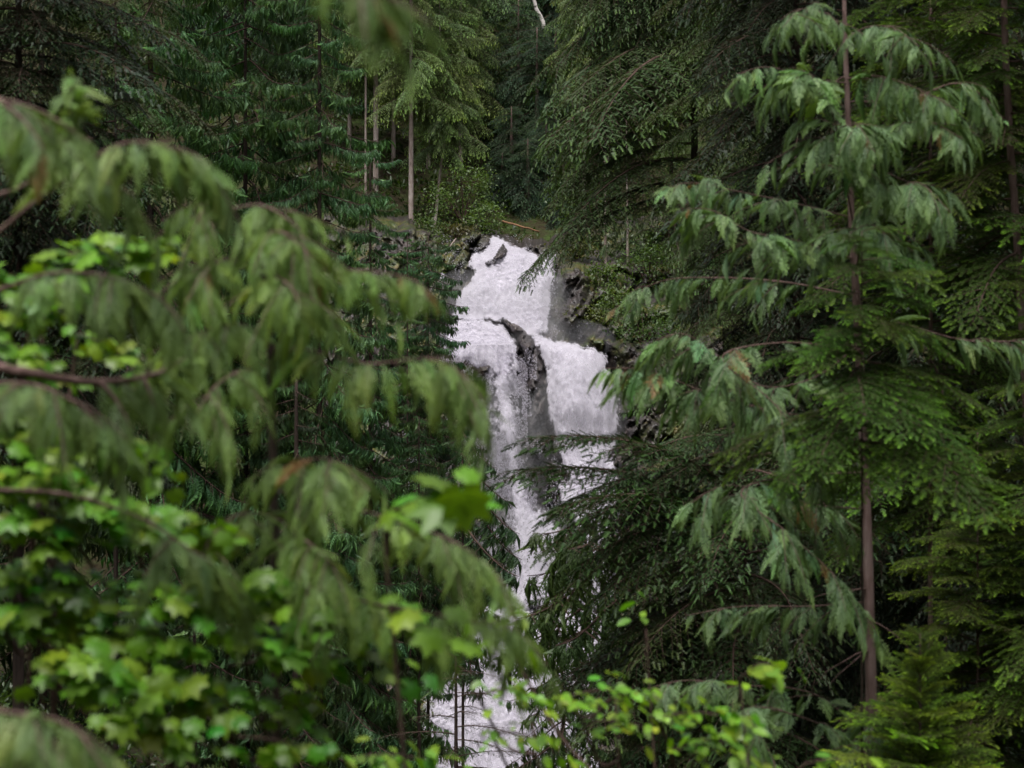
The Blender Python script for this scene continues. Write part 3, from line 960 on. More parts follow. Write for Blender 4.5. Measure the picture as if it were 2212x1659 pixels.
mid_cedar('big blue green cedar whose brown trunk shows at upper left', 325, 58, -330, 2.6, 1.5, 140, r=0.12)
mid_cedar('blue green cedar with hanging sprays filling the upper left middle', 530, 61, -300, 2.6, 1.6, 150)
mid_cedar('blue green cedar at the right end of the cedar wall', 690, 60, -260, 2.3, 0.9, 150)
mid_cedar('lower cedar in front of the slim pale trunks left of the falls', 800, 66, 330, 2.3, 0.6, 150)
mid_cedar('narrow cedar whose tip stands at the foot of the slim pale trunk', 880, 78, 510, 1.5, 0.5, 110, r=0.05)
mid_cedar('cedar standing at the left edge of the falls with sprays over the white water', 925, 79, 510, 2.1, 0.7, 170, (0.048, 0.1, 0.055), meshes=BR_CEDARS + BR_CEDAR[:2], r=0.05, span=(0.38, 1.0))
TREE_LEAN = mid_cedar('dark cedar leaning its sprays over the left chute of the falls', 1000, 74, 800, 1.5, 0.4, 70, (0.045, 0.085, 0.046), meshes=BR_CEDARS, r=0.05, span=(0.46, 1.0))
mid_cedar('dark cedar low down before the left side of the lower falls', 905, 62, 900, 1.5, 0.4, 60, (0.038, 0.075, 0.036), meshes=BR_CEDARS, r=0.05, span=(0.52, 1.0))
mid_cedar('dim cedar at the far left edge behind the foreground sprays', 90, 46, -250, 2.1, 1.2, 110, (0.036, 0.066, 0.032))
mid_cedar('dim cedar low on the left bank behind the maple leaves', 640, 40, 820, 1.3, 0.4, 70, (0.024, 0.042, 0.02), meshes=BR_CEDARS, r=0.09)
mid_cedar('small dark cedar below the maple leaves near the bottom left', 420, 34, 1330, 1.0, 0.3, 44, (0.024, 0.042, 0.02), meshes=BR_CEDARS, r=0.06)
K += 1
build_tree('hemlock_tree', 'dark hemlock with a shaded trunk in the top left corner', upright(40, 31, -260), 0.07, 0.03, BR_DARK, cone(2.0, 1.4), 90, C_HEM_SHADED, (0.45, 1.0), (6, -18), M_BARKD, None, 300)
build_tree('hemlock_tree', 'thin hemlock with flat tiers reaching right across the upper left', upright(250, 36, -60), 0.035, 0.015, BR_DARK, cone(1.9, 1.0), 40, (0.034, 0.056, 0.018), (0.5, 1.0), (4, -12), M_BARKD, None, 301)

# ---- middle distance, right
TREE_OVER = build_tree('hemlock_tree', 'big dark hemlock sweeping its branches down over the right lip of the falls', upright(1500, 62, -330), 0.13, 0.05, BR_BIG, cone(3.9, 2.4), 100, (0.036, 0.064, 0.021), (0.80, 1.0), (-2, -24), M_BARKD, None, 310, face=(150, 235, 0.45))
build_tree('hemlock_tree', 'green hemlock behind the pale cedar at upper right', upright(1650, 50, -330), 0.09, 0.04, BR_BIG, cone(2.8, 1.8), 110, (0.038, 0.066, 0.018), (0.3, 1.0), (2, -22), M_BARKD, None, 311)
TREE_FIR = build_tree('hemlock_tree', 'dark fir reaching flat shaded branches across the falls from the right', upright(1610, 34, 920), 0.05, 0.012, BR_DARK, (lambda u: 2.15 if u < 0.88 else 2.4 - 10 * (u - 0.88)), 84, (0.026, 0.05, 0.015), (0.1, 1.0), (6, -10), M_BARKD, None, 312, face=(160, 215, 0.3))
TREE_LACE = mid_cedar('thin cedar with fine sprays hanging before the lower right falls', 1395, 44, 1010, 1.45, 0.5, 100, (0.055, 0.088, 0.034), meshes=BR_CEDARS, r=0.06)
mid_cedar('second thin cedar low down right of the lower falls', 1470, 40, 1150, 1.5, 0.4, 80, (0.042, 0.07, 0.03), meshes=BR_CEDARS, r=0.06)
mid_cedar('little cedar low in the middle in front of the white water', 1215, 50, 1270, 1.3, 0.5, 50, (0.045, 0.07, 0.034), meshes=BR_CEDARS, r=0.04, span=(0.5, 1.0))
build_tree('hemlock_tree', 'sparse nearly bare hemlock dark against the lowest white water', upright(985, 54, 1420), 0.07, 0.02, BR_BARE, cone(2.3, 0.9), 34, (0.022, 0.036, 0.018), (0.1, 1.0), (4, -8), M_BARKD, None, 313, face=(-40, 40, 0.4))
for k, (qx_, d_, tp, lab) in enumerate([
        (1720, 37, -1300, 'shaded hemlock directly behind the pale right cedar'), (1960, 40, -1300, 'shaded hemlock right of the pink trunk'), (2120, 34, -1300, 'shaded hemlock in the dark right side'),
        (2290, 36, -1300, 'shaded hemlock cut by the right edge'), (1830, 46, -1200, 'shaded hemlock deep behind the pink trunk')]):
    build_tree('hemlock_tree', lab, upright(qx_, d_, tp), 0.07, 0.03, BR_DARK, cone(2.2, 1.6), 190, C_HEM_SHADED, (0.05, 1.0), (6, -16), M_BARKD, None, 320 + k)  # crowns extended far above the view to block sky light; needle colour darkened too

def bough(tree, start, tip, meshes, color, drop, seed, roll=0.0):
    """One branch laid from a point on the trunk to where its tip hangs."""
    rg = np.random.default_rng(seed)
    me = meshes[rg.integers(0, len(meshes))]
    v = P(*tip) - P(*start)
    L = np.linalg.norm(v)
    az, el = math.atan2(v[1], v[0]), math.asin(v[2] / L) + math.atan(drop)
    X = np.array([math.cos(az) * math.cos(el), math.sin(az) * math.cos(el), math.sin(el)])
    o = link('branch', me, tree, color=tuple(np.array(color) * rg.uniform(0.85, 1.15)))
    orient(o, X, (rg.normal(0, 0.1), roll, 1), L / (BLEN[me.name] * math.hypot(1, drop) * 0.97), P(*start) - np.array(tree.location))


for k, (a, b) in enumerate([((1502, 200, 62), (1190, 290, 58)), ((1502, 260, 62), (1215, 400, 60)), ((1502, 310, 62), (1185, 440, 61)), ((1502, 350, 62), (1230, 480, 58)), ((1502, 390, 62), (1175, 545, 60)), ((1502, 420, 62), (1125, 592, 62)),
                            ((1502, 160, 62), (1160, 330, 62)), ((1502, 120, 62), (1250, 300, 57)), ((1502, 90, 62), (1230, 210, 59))]):
    bough(TREE_OVER, a, b, BR_BIG, (0.034, 0.062, 0.021), 0.3, 40 + k)
for k, (a, b) in enumerate([((1600, 1080, 34), (1165, 930, 33)), ((1600, 1140, 34), (1112, 1000, 33.4)), ((1600, 1150, 34), (1200, 1080, 32.4)), ((1600, 1090, 34), (1210, 1130, 33)), ((1600, 1140, 34), (1240, 1210, 33))]):
    bough(TREE_FIR, a, b, BR_DARK, (0.026, 0.055, 0.016), 0.33, 60 + k)
for k, (a, b) in enumerate([((1395, 1080, 44), (1150, 1150, 43)), ((1395, 1130, 44), (1140, 1240, 43)), ((1395, 1180, 44), (1120, 1330, 42.6)), ((1395, 1120, 44), (1210, 1180, 42)), ((1395, 1230, 44), (1080, 1400, 43)), ((1395, 1260, 44), (1190, 1390, 42.4))]):
    bough(TREE_LACE, a, b, BR_CEDARS, (0.05, 0.085, 0.034), 0.3, 80 + k)
for k, (a, b) in enumerate([((1000, 980, 74), (1090, 1080, 73)), ((1000, 1040, 74), (1125, 1150, 73)), ((1000, 1080, 74), (1130, 1205, 73)), ((1000, 1120, 74), (1105, 1240, 72)), ((1000, 930, 74), (1060, 1010, 73)), ((1000, 1180, 74), (1090, 1290, 73))]):
    bough(TREE_LEAN, a, b, BR_CEDARS, (0.042, 0.08, 0.045), 0.3, 100 + k)

# ---- near right: bright tipped hemlocks
build_tree('hemlock_tree', 'hemlock with a pinkish trunk along the right edge', [P(2232, 1900, 28), P(2222, 1000, 28), P(2205, 640, 28), P(2182, 300, 28), P(2170, 60, 28), P(2166, -180, 28)], 0.05, 0.03, BR_NEAR, cone(1.5, 1.0), 42, C_HEM_NEAR, (0.42, 1.0), (12, -12), M_BARK, None, 340)
build_tree('hemlock_tree', 'young hemlock with yellow green tips across the middle of the pink trunk', upright(1862, 20.3, 500), 0.012, 0.004, BR_NEAR, cone(1.25, 0.3), 34, (0.042, 0.085, 0.016), (0.75, 1.0), (16, -14), M_BARKD, None, 341, face=(160, 380, 0.6))
build_tree('hemlock_tree', 'young hemlock with a bright pointed top right of the pink trunk', upright(2112, 27, 930), 0.025, 0.006, BR_NEAR, cone(1.5, 0.2), 90, (0.05, 0.082, 0.014), (0.35, 1.0), (35, -5), M_BARK, None, 342)
build_tree('hemlock_tree', 'small bright hemlock sapling standing at the lower right', upright(1988, 20, 1368), 0.016, 0.003, BR_SAP, cone(1.15, 0.13), 124, (0.11, 0.175, 0.03), (0.25, 1.0), (42, -2), M_BARK, None, 343)
build_tree('hemlock_tree', 'hemlock cut off by the right edge halfway up', upright(2290, 27, 560), 0.03, 0.008, BR_NEAR, cone(1.4, 0.5), 66, (0.046, 0.078, 0.014), (0.45, 1.0), (20, -8), M_BARK, None, 344)
build_tree('hemlock_tree', 'young hemlock with bright tips behind the top of the pale cedar', upright(2010, 30, -80), 0.035, 0.015, BR_NEAR, cone(1.5, 1.2), 60, C_HEM_NEAR, (0.45, 1.0), (10, -14), M_BARK, None, 345)

# ------------------------------------------------------------------ near cedars, branch by branch
class Mass:
    def __init__(self):
        self.rows = {}

    def put(self, k, pos, X, up, sc, rg):
        self.rows.setdefault(k, []).append((pos, X, up, sc, rg.uniform(0.2, 0.8), rg.uniform(0.4, 1)))

    def build(self, tree, color):
        g = Geo()
        for k, rows in self.rows.items():
            a = [np.array(c, float) for c in zip(*rows)]
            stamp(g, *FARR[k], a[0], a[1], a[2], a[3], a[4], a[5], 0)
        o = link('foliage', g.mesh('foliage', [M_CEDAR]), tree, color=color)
        o['kind'] = 'stuff'


def cedar_limb(tree, base, pts, r0, flen, n, seed, color, tmin=0.15, bends=(2, 3, 4), toward=0.35, lift=0.1, cvar=0.14, mass=None, extra=0.8, subs=6):
    rg = np.random.default_rng(seed)
    s = spline([P(*p) if len(p) == 3 else np.array(p) for p in pts], 30)
    o0 = s[0].copy()
    T = tangents(s)
    g = Geo()
    tube(g, s - o0, np.linspace(r0, max(0.002, r0 * 0.15), 30), 6, 0, 0.5, 0.12)
    if mass:
        for j in range(subs):
            u = rg.uniform(tmin, 0.92)
            i = int(u * 28)
            side = unit(np.cross(T[i], (0, 0, 1))) * (1 if rg.random() < 0.5 else -1)
            dr = unit(T[i] * rg.uniform(0.2, 0.9) + side * rg.uniform(0.4, 1) + np.array([0, 0, rg.normal(-0.05, 0.2)]))
            ln = flen * rg.uniform(0.9, 1.9) * (1 - 0.4 * u)
            w = np.linspace(0, 1, 7)
            sl = s[i] + dr * (w * ln)[:, None] - np.array([0, 0, 1.0]) * (0.4 * ln * w ** 2)[:, None]
            tube(g, sl - o0, np.linspace(r0 * 0.4, 0.0015, 7), 4, 0)
            TS = tangents(sl)
            for m_ in range(7):
                v_ = (m_ + rg.random()) / 7
                ii = min(int(v_ * 6), 5)
                pp = sl[ii] + (sl[ii + 1] - sl[ii]) * (v_ * 6 - ii)
                lat = unit(np.cross(TS[ii], (0, 0, 1))) * (1 if m_ % 2 else -1)
                X = unit(TS[ii] * rg.uniform(0.5, 1) + lat * rg.uniform(0.3, 0.9) * (1 - 0.6 * v_) + np.array([0, 0, rg.normal(-0.2, 0.15)]))
                mass.put(int(rg.choice((0, 1, 2, 3, 5))), pp - base, X, (rg.normal(0, 0.25), rg.normal(0, 0.25), 1), flen * rg.uniform(0.5, 0.95), rg)
    b = link('branch', g.mesh('branch', [M_LIMB], True), tree, tuple(o0 - base))
    n2 = int(n * extra) if mass else 0
    for k in range(n + n2):
        u = tmin + (1 - tmin) * (k + rg.random()) / n if k < n else rg.uniform(tmin, 1)
        f = u * 29
        i = min(int(f), 28)
        p = s[i] + (s[i + 1] - s[i]) * (f - i)
        side = unit(np.cross(T[i], (0, 0, 1)))
        if side[1] > 0:
            side = -side                                       # side that faces the viewer
        e = 1 if rg.random() < 0.5 + toward else -1
        X = unit(T[i] * rg.uniform(0.1, 0.7) * (0.6 + u) + side * e * rg.uniform(0.35, 0.9) + np.array([rg.normal(0, 0.15), 0, rg.normal(lift - 0.3, 0.22)]))
        sz = flen * rg.uniform(0.5, 1.35) * (1 - 0.35 * u ** 3)
        c = np.array(color) * (1 + rg.normal(0, cvar)) * np.array([1 + rg.normal(0, 0.08), 1, 1 + rg.normal(0, 0.14)])
        if rg.random() < 0.035:
            c = np.array((0.14, 0.085, 0.05))                  # a dead brown spray
        mi = bends[rg.integers(0, len(bends))] if u < 0.93 else 1
        m = FROND[mi]
        if k >= n:
            mass.put(mi, p - base + np.array([0, 0.05, 0]), X, (rg.normal(0, 0.3), rg.normal(0, 0.3), 1), sz * 0.9, rg)
            continue
        fr = link('frond', m, b, color=tuple(np.clip(c, 0.01, 1)))
        orient(fr, X, (rg.normal(0, 0.3), rg.normal(0, 0.3), 1), sz, p - o0)


# the pale cedar on the right
C_RC = (0.118, 0.205, 0.125)
tr = [P(1892, 2100, 22), P(1884, 1659, 22), P(1877, 1290, 22), P(1866, 980, 22), P(1853, 700, 22), P(1840, 480, 22), P(1832, 250, 22), P(1826, 100, 22), P(1821, -120, 22)]
tr[0][2] = float(ground_z(tr[0][0], 22)) - 0.3
base = tr[0]
rc = thing('cedar_tree', 'pale green cedar with drooping sprays and a pinkish trunk on the right', 'tree', base)
g = Geo()
ss = spline(tr, 40)
tube(g, ss - base, np.linspace(0.05, 0.014, 40), 12, 0, 0.5, 0.05)
link('trunk', g.mesh('trunk', [M_BARK], True), rc)
for k in range(16):
    u = RNG.uniform(0.18, 0.95)
    p = ss[int(u * 39)]
    a = RNG.uniform(0, 6.28)
    ln = RNG.uniform(0.15, 0.7)
    w = np.linspace(0, 1, 5)[:, None]
    st = np.array([math.cos(a), math.sin(a) - 0.3, RNG.uniform(-0.3, 0.2)]) * ln * w + np.array([0, 0, -0.12]) * w ** 2 + RNG.normal(0, 0.012, (5, 3)) * w
    g = Geo()
    tube(g, st, np.linspace(0.006, 0.002, 5), 4, 0)
    link('dead_twig', g.mesh('dead_twig', [M_LIMB], True), rc, tuple(p - base))
RC = [
    ([(1824, 60, 22), (1780, 30, 21.6), (1730, 20, 21.3), (1690, 60, 21)], 0.35, 10),
    ([(1826, 90, 22), (1870, 60, 21.6), (1930, 60, 21.3), (1985, 100, 21)], 0.36, 11),
    ([(1829, 180, 22), (1760, 170, 21.6), (1660, 145, 21.2), (1590, 160, 21)], 0.36, 15),
    ([(1842, 480, 22), (1822, 360, 21.4), (1800, 250, 21.1), (1760, 170, 21), (1735, 155, 21)], 0.46, 17),
    ([(1838, 420, 21.8), (1800, 300, 21.2), (1850, 270, 20.8), (1890, 330, 20.6)], 0.42, 10),
    ([(1830, 170, 22), (1900, 165, 21.6), (1990, 195, 21.3), (2070, 240, 21)], 0.40, 14),
    ([(1835, 290, 22), (1930, 270, 21.6), (2010, 265, 21.3), (2080, 300, 21)], 0.40, 13),
    ([(1832, 220, 22), (1960, 215, 22.4), (2060, 180, 22.6), (2120, 205, 22.6), (2170, 260, 22.6)], 0.34, 12),
    ([(1841, 480, 22), (1920, 420, 21.5), (1985, 395, 21.2), (2055, 460, 21)], 0.44, 13),
    ([(1848, 600, 22), (1860, 520, 21.5), (1880, 485, 21.2), (1930, 520, 21)], 0.42, 12),
    ([(1840, 470, 22), (1720, 440, 21.8), (1600, 415, 21.5), (1500, 395, 21.3), (1430, 410, 21.2)], 0.33, 18),
    ([(1845, 560, 22), (1720, 520, 21.5), (1620, 500, 21.2), (1540, 455, 21), (1470, 450, 21)], 0.40, 18),
    ([(1850, 640, 22), (1700, 610, 22.5), (1550, 600, 22.8), (1420, 610, 23), (1310, 680, 23)], 0.33, 20),
    ([(1856, 745, 22), (1760, 815, 21.6), (1650, 835, 21.2), (1560, 775, 21), (1480, 722, 20.8), (1420, 735, 20.8)], 0.42, 16),
    ([(1858, 760, 22), (1700, 740, 20.9), (1560, 770, 20.6), (1660, 860, 20.4), (1740, 950, 20.3), (1790, 1010, 20.3)], 0.44, 16),
    ([(1864, 905, 22), (1690, 892, 21.5), (1520, 845, 21.2), (1400, 800, 21), (1300, 795, 21)], 0.44, 20),
    ([(1870, 1100, 22), (1760, 1090, 21.4), (1650, 1060, 21), (1560, 1050, 20.8), (1480, 1095, 20.7)], 0.40, 16),
    ([(1868, 1020, 22), (1700, 1030, 20.6), (1600, 1065, 20.2), (1700, 1150, 20), (1800, 1240, 19.9), (1870, 1330, 19.9), (1905, 1390, 19.9)], 0.44, 24),
    ([(1878, 1300, 22), (1740, 1310, 22.3), (1600, 1310, 22.5), (1480, 1330, 22.6)], 0.36, 16),
    ([(1884, 1600, 22), (1760, 1500, 21.4), (1600, 1480, 21), (1480, 1470, 20.8), (1390, 1490, 20.7)], 0.34, 14),
    ([(1886, 1640, 22), (1760, 1560, 20.8), (1620, 1530, 20.4), (1660, 1620, 20.2), (1690, 1680, 20.2)], 0.36, 11),
    ([(1850, 690, 22), (1950, 700, 22.4), (2080, 735, 22.6), (2210, 740, 22.8), (2290, 780, 23)], 0.38, 14),
    ([(1884, 1560, 22), (1890, 1560, 21), (1870, 1600, 20.4), (1830, 1640, 20.2)], 0.40, 6),
]
ms_ = Mass()
for k, (pts, fl, n) in enumerate(RC):
    dim = 0.62 if k in (12, 18) else 1.0
    cedar_limb(rc, base, pts, 0.007, fl * 0.86, int(n * 0.95), 500 + k, tuple(np.array(C_RC) * dim), mass=ms_, extra=0.9, subs=8)
ms_.build(rc, tuple(np.array(C_RC) * 0.9))

# the young cedar in the left foreground, and the limbs that come in from the left edge
C_LC = (0.128, 0.205, 0.084)
tr = [P(600, 2300, 9.8), P(596, 1660, 9.8), P(590, 1000, 9.8), P(578, 640, 9.7), P(540, 520, 9.6), P(490, 432, 9.5)]
tr[0][2] = float(ground_z(tr[0][0], 9.8)) - 0.2
base = tr[0]
lc = thing('cedar_tree', 'young blurred cedar with drooping sprays in the left foreground', 'tree', base)
g = Geo()
ss = spline(tr, 40)
tube(g, ss - base, np.linspace(0.022, 0.004, 40), 10, 0, 0.5, 0.05)
link('trunk', g.mesh('trunk', [M_BARKD], True), lc)
LCB = [
    ([(500, 445, 9.5), (460, 430, 9.4), (430, 470, 9.3), (415, 520, 9.3)], 0.17, 9),
    ([(505, 450, 9.5), (570, 445, 9.4), (640, 490, 9.3), (690, 560, 9.3)], 0.19, 12),
    ([(545, 520, 9.6), (600, 500, 9.3), (660, 540, 9.2), (700, 610, 9.2)], 0.2, 11),
    ([(575, 620, 9.7), (660, 585, 9.5), (780, 585, 9.4), (880, 600, 9.3), (940, 640, 9.3)], 0.19, 18),
    ([(570, 600, 9.7), (500, 560, 9.4), (440, 590, 9.2), (400, 660, 9.1)], 0.22, 13),
    ([(575, 640, 9.7), (600, 600, 9.2), (640, 640, 9.0), (660, 720, 9.0)], 0.24, 12),
    ([(582, 760, 9.8), (660, 755, 9.5), (790, 785, 9.3), (920, 775, 9.2), (990, 800, 9.2), (1035, 870, 9.2)], 0.25, 20),
    ([(582, 740, 9.8), (520, 700, 9.5), (430, 720, 9.3), (350, 790, 9.2)], 0.23, 14),
    ([(586, 850, 9.8), (540, 800, 9.2), (470, 830, 9.0), (420, 900, 8.9)], 0.22, 11),
    ([(592, 1050, 9.8), (640, 1000, 9.4), (720, 995, 9.2), (800, 1060, 9.1)], 0.25, 15),
    ([(592, 1060, 9.8), (700, 1080, 9.3), (840, 1120, 9.1), (980, 1170, 9.0), (1060, 1230, 9.0), (1110, 1290, 9.0)], 0.23, 20),
    ([(595, 1250, 9.8), (720, 1280, 9.4), (850, 1315, 9.2), (980, 1335, 9.1), (1090, 1350, 9.1), (1150, 1390, 9.1)], 0.25, 17),
    ([(594, 1120, 9.8), (520, 1110, 9.4), (450, 1170, 9.2), (440, 1230, 9.2)], 0.22, 10),
    ([(588, 930, 9.8), (640, 920, 9.3), (720, 940, 9.1), (780, 1000, 9.1)], 0.2, 11),
    ([(594, 1180, 9.8), (640, 1160, 9.2), (700, 1200, 9.0), (740, 1260, 9.0)], 0.2, 9),
]
ms_ = Mass()
for k, (pts, fl, n) in enumerate(LCB):
    if k == 13:
        continue
    cedar_limb(lc, base, pts, 0.0045, fl * 0.88, int(n * 1.2), 600 + k, C_LC, bends=(2, 3, 4, 5), toward=0.25, mass=ms_, extra=0.7, subs=6)
ms_.build(lc, C_LC)

tr = [P(-420, 3000, 8.6), P(-400, 1659, 8.6), P(-390, 800, 8.6), P(-380, -200, 8.6)]
tr[0][2] = float(ground_z(tr[0][0], 8.6)) - 0.2
base = tr[0]
le = thing('cedar_tree', 'cedar outside the left edge reaching its blurred limbs into view', 'tree', base)
g = Geo()
ss = spline(tr, 30)
tube(g, ss - base, np.linspace(0.11, 0.07, 30), 12, 0, 0.5, 0.05)
link('trunk', g.mesh('trunk', [M_BARK], True), le)
LEB = [
    ([(-390, 300, 8.6), (-200, 180, 8), (-60, 190, 7.6), (40, 250, 7.4), (95, 320, 7.3)], 0.2, 16, 0.012, 0.35),
    ([(-390, 620, 8.6), (-100, 560, 8.4), (110, 410, 8.2), (260, 312, 8.0), (400, 325, 8.0), (450, 370, 8)], 0.2, 18, 0.009, 0.45),
    ([(-390, 480, 8.6), (0, 420, 8.6), (130, 330, 8.6), (152, 230, 8.6), (155, 160, 8.6)], 0.15, 15, 0.008, 0.5),
    ([(-390, 780, 8.6), (-80, 785, 8.5), (60, 805, 8.4), (200, 826, 8.4), (330, 810, 8.4), (400, 775, 8.4)], 0.17, 9, 0.022, 0.6),
    ([(-390, 720, 8.6), (-50, 640, 8.4), (120, 590, 8.3), (280, 610, 8.2), (400, 690, 8.2)], 0.19, 16, 0.009, 0.4),
    ([(-390, 900, 8.6), (-100, 840, 8.2), (60, 830, 8), (160, 870, 7.9), (230, 930, 7.9)], 0.2, 12, 0.009, 0.4),
    ([(-390, 1500, 7.2), (-150, 1520, 6.6), (20, 1540, 6.2), (130, 1560, 6.1), (250, 1640, 6.1)], 0.16, 16, 0.008, 0.35),
    ([(-390, 1600, 7.4), (-100, 1560, 6.6), (80, 1590, 6.2), (180, 1640, 6.1)], 0.15, 10, 0.008, 0.3),
    ([(-390, -60, 8.6), (100, -160, 6.5), (500, -120, 5.6), (680, -60, 5.2), (790, -20, 5.1), (825, 30, 5.1)], 0.11, 16, 0.008, 0.6),
    ([(-390, 1080, 8.6), (60, 1060, 8.6), (280, 1110, 8.6), (400, 1180, 8.5), (460, 1220, 8.5)], 0.2, 10, 0.008, 0.65),
]
ms_ = Mass()
for k, (pts, fl, n, r_, tm) in enumerate(LEB):
    cedar_limb(le, base, pts, r_, fl * 1.1, int(n * 1.5), 700 + k, (0.118, 0.19, 0.09), tmin=tm, bends=(2, 3, 4), toward=0.25, mass=ms_, extra=0.4, subs=6)
ms_.build(le, (0.118, 0.19, 0.09))

# ------------------------------------------------------------------ broad leaves
def maple_mesh(seed):
    rg = np.random.default_rng(seed)
    tips = [(0, 1.0), (38, 0.88), (78, 0.66), (118, 0.42)]
    ang, rad = [], []
    prev = None
    for s in (-1, 1):
        pass
    outline = []
    half = [(165, 0.26), (120, 0.50), (100, 0.44), (80, 0.74), (60, 0.58), (40, 0.93), (20, 0.66), (0, 1.05)]
    for a, r in half:
        outline.append((a, r * rg.uniform(0.93, 1.07)))
    for a, r in reversed(half[:-1]):
        outline.append((-a, r * rg.uniform(0.93, 1.07)))
    V = [(0.0, 0.0, 0.0)]
    for a, r in outline:
        x, y = r * math.cos(R(a)), r * math.sin(R(a))
        V.append((x, y, -0.30 * r * r + 0.05 * math.cos(R(a * 9))))
    n = len(outline)
    mid = len(V)
    for a, r in outline:                       # a ring half way gives the blade its crease and curl
        x, y = 0.5 * r * math.cos(R(a)), 0.5 * r * math.sin(R(a))
        V.append((x, y, -0.06 * r + (0.03 if r > 0.6 else -0.02)))
    F = []
    for k in range(n - 1):
        F += [(0, mid + k + 1, mid + k), (mid + k, mid + k + 1, 1 + k + 1), (mid + k, 1 + k + 1, 1 + k)]
    V = np.array(V)
    V[:, 0] += 0.35
    g = Geo()
    ag = np.clip(np.hypot(V[:, 0] - 0.35, V[:, 1]), 0, 1) * 0.6
    g.add(V, F, rg.uniform(0.4, 0.6), ag, 0)
    tube(g, np.array([(0, 0, 0.02), (0.18, 0, 0.015), (0.36, 0, 0)]), np.array([0.012, 0.01, 0.008]), 3, 1)
    return g.mesh('leaf', [M_LEAF, M_TWIG], True)


def oval_mesh(seed):
    rg = np.random.default_rng(seed)
    n = 14
    V = [(0.12 + 0.5, 0, 0.0)]
    for k in range(n):
        a = 2 * math.pi * k / n
        w = 0.29 + 0.02 * (k % 2)
        x = 0.12 + 0.5 - 0.5 * math.cos(a)
        V.append((x + (0.13 if k == n // 2 else 0), w * math.sin(a), 0.06 * abs(math.sin(a)) - 0.12 * (x - 0.1) ** 2))
    F = [(0, 1 + (k + 1) % n, 1 + k) for k in range(n)]
    g = Geo()
    V = np.array(V)
    g.add(V, F, 0.5, V[:, 0] * 0.5, 0)
    tube(g, np.array([(0, 0, 0), (0.14, 0, 0.0)]), np.array([0.01, 0.008]), 3, 1)
    return g.mesh('leaf', [M_LEAF, M_TWIG], True)


MAPLE = [maple_mesh(800 + k) for k in range(4)]
OVAL = [oval_mesh(820 + k) for k in range(3)]


def leafy_branch(shrub, base, root, pts, n, size, seed, color, meshes, jit=0.045, r=0.004):
    """A twig from the root to the cluster, then leaves in pairs along it."""
    rg = np.random.default_rng(seed)
    s = spline([P(*p) for p in pts], 20)
    start = s[0]
    g = Geo()
    mid = (root + start) / 2 + np.array([0, 0.1, -0.1])
    w = np.vstack([spline([root, mid, start], 8)[:-1], s])
    o0 = w[0].copy()
    tube(g, w - o0, np.linspace(r * 2, 0.0012, len(w)), 5, 0)
    b = link('branch', g.mesh('branch', [M_TWIG], True), shrub, tuple(o0 - base))
    T = tangents(s)
    for k in range(n):
        u = (k + rg.random()) / n
        f = u * 19
        i = min(int(f), 18)
        p = s[i] + (s[i + 1] - s[i]) * (f - i)
        p = p + rg.normal(0, jit, 3) * np.array([1, 1, 0.7])
        side = unit(np.cross(T[i], (0, 0, 1))) * (1 if k % 2 else -1)
        X = unit(T[i] * 0.5 + side * rg.uniform(0.2, 1.0) + np.array([rg.normal(0, 0.35), rg.normal(-0.25, 0.3), rg.normal(-0.35, 0.25)]))
        up = np.array([rg.normal(0, 0.35), rg.normal(-0.35, 0.3), 1.0])
        c = np.array(color) * (1 + rg.normal(0, 0.22)) * np.array([1 + rg.normal(0, 0.2), 1, 1 + rg.normal(0, 0.2)])
        m = meshes[rg.integers(0, len(meshes))]
        lf = link('leaf', m, b, color=tuple(np.clip(c, 0.01, 1)))
        orient(lf, X, up, size * rg.uniform(0.6, 1.2), p - o0)


C_MAPLE = (0.112, 0.232, 0.017)
C_YELL = (0.14, 0.27, 0.015)


def shrub(name, label, qx, d, stems, branches, size, color, meshes, seed, cat='shrub', rstem=0.012, dense=1.0):
    x = (qx - 1106.0) / 2212 * FOC * d
    base = np.array([x, d, float(ground_z(x, d)) - 0.1])
    t = thing(name, label, cat, base)
    tops = []
    for k, (sx, sy, sdep) in enumerate(stems):
        top = P(sx, sy, sdep)
        rt = base + np.array([0.12 * (k - 0.5 * len(stems)), 0.05 * k, 0])
        g = Geo()
        s = spline([rt, rt * 0.45 + top * 0.55 + np.array([0.08, 0, -0.1]), top], 16)
        tube(g, s - base, np.linspace(rstem, 0.004, 16), 7, 0)
        link('stem', g.mesh('stem', [M_TWIG], True), t)
        tops.append(s)
    for k, (si, fr, pts, n, sz) in enumerate(branches):
        root = tops[si][int(fr * 15)]
        leafy_branch(t, base, root, pts, int(n * dense), size * sz, seed * 100 + k, color, meshes)
    return t


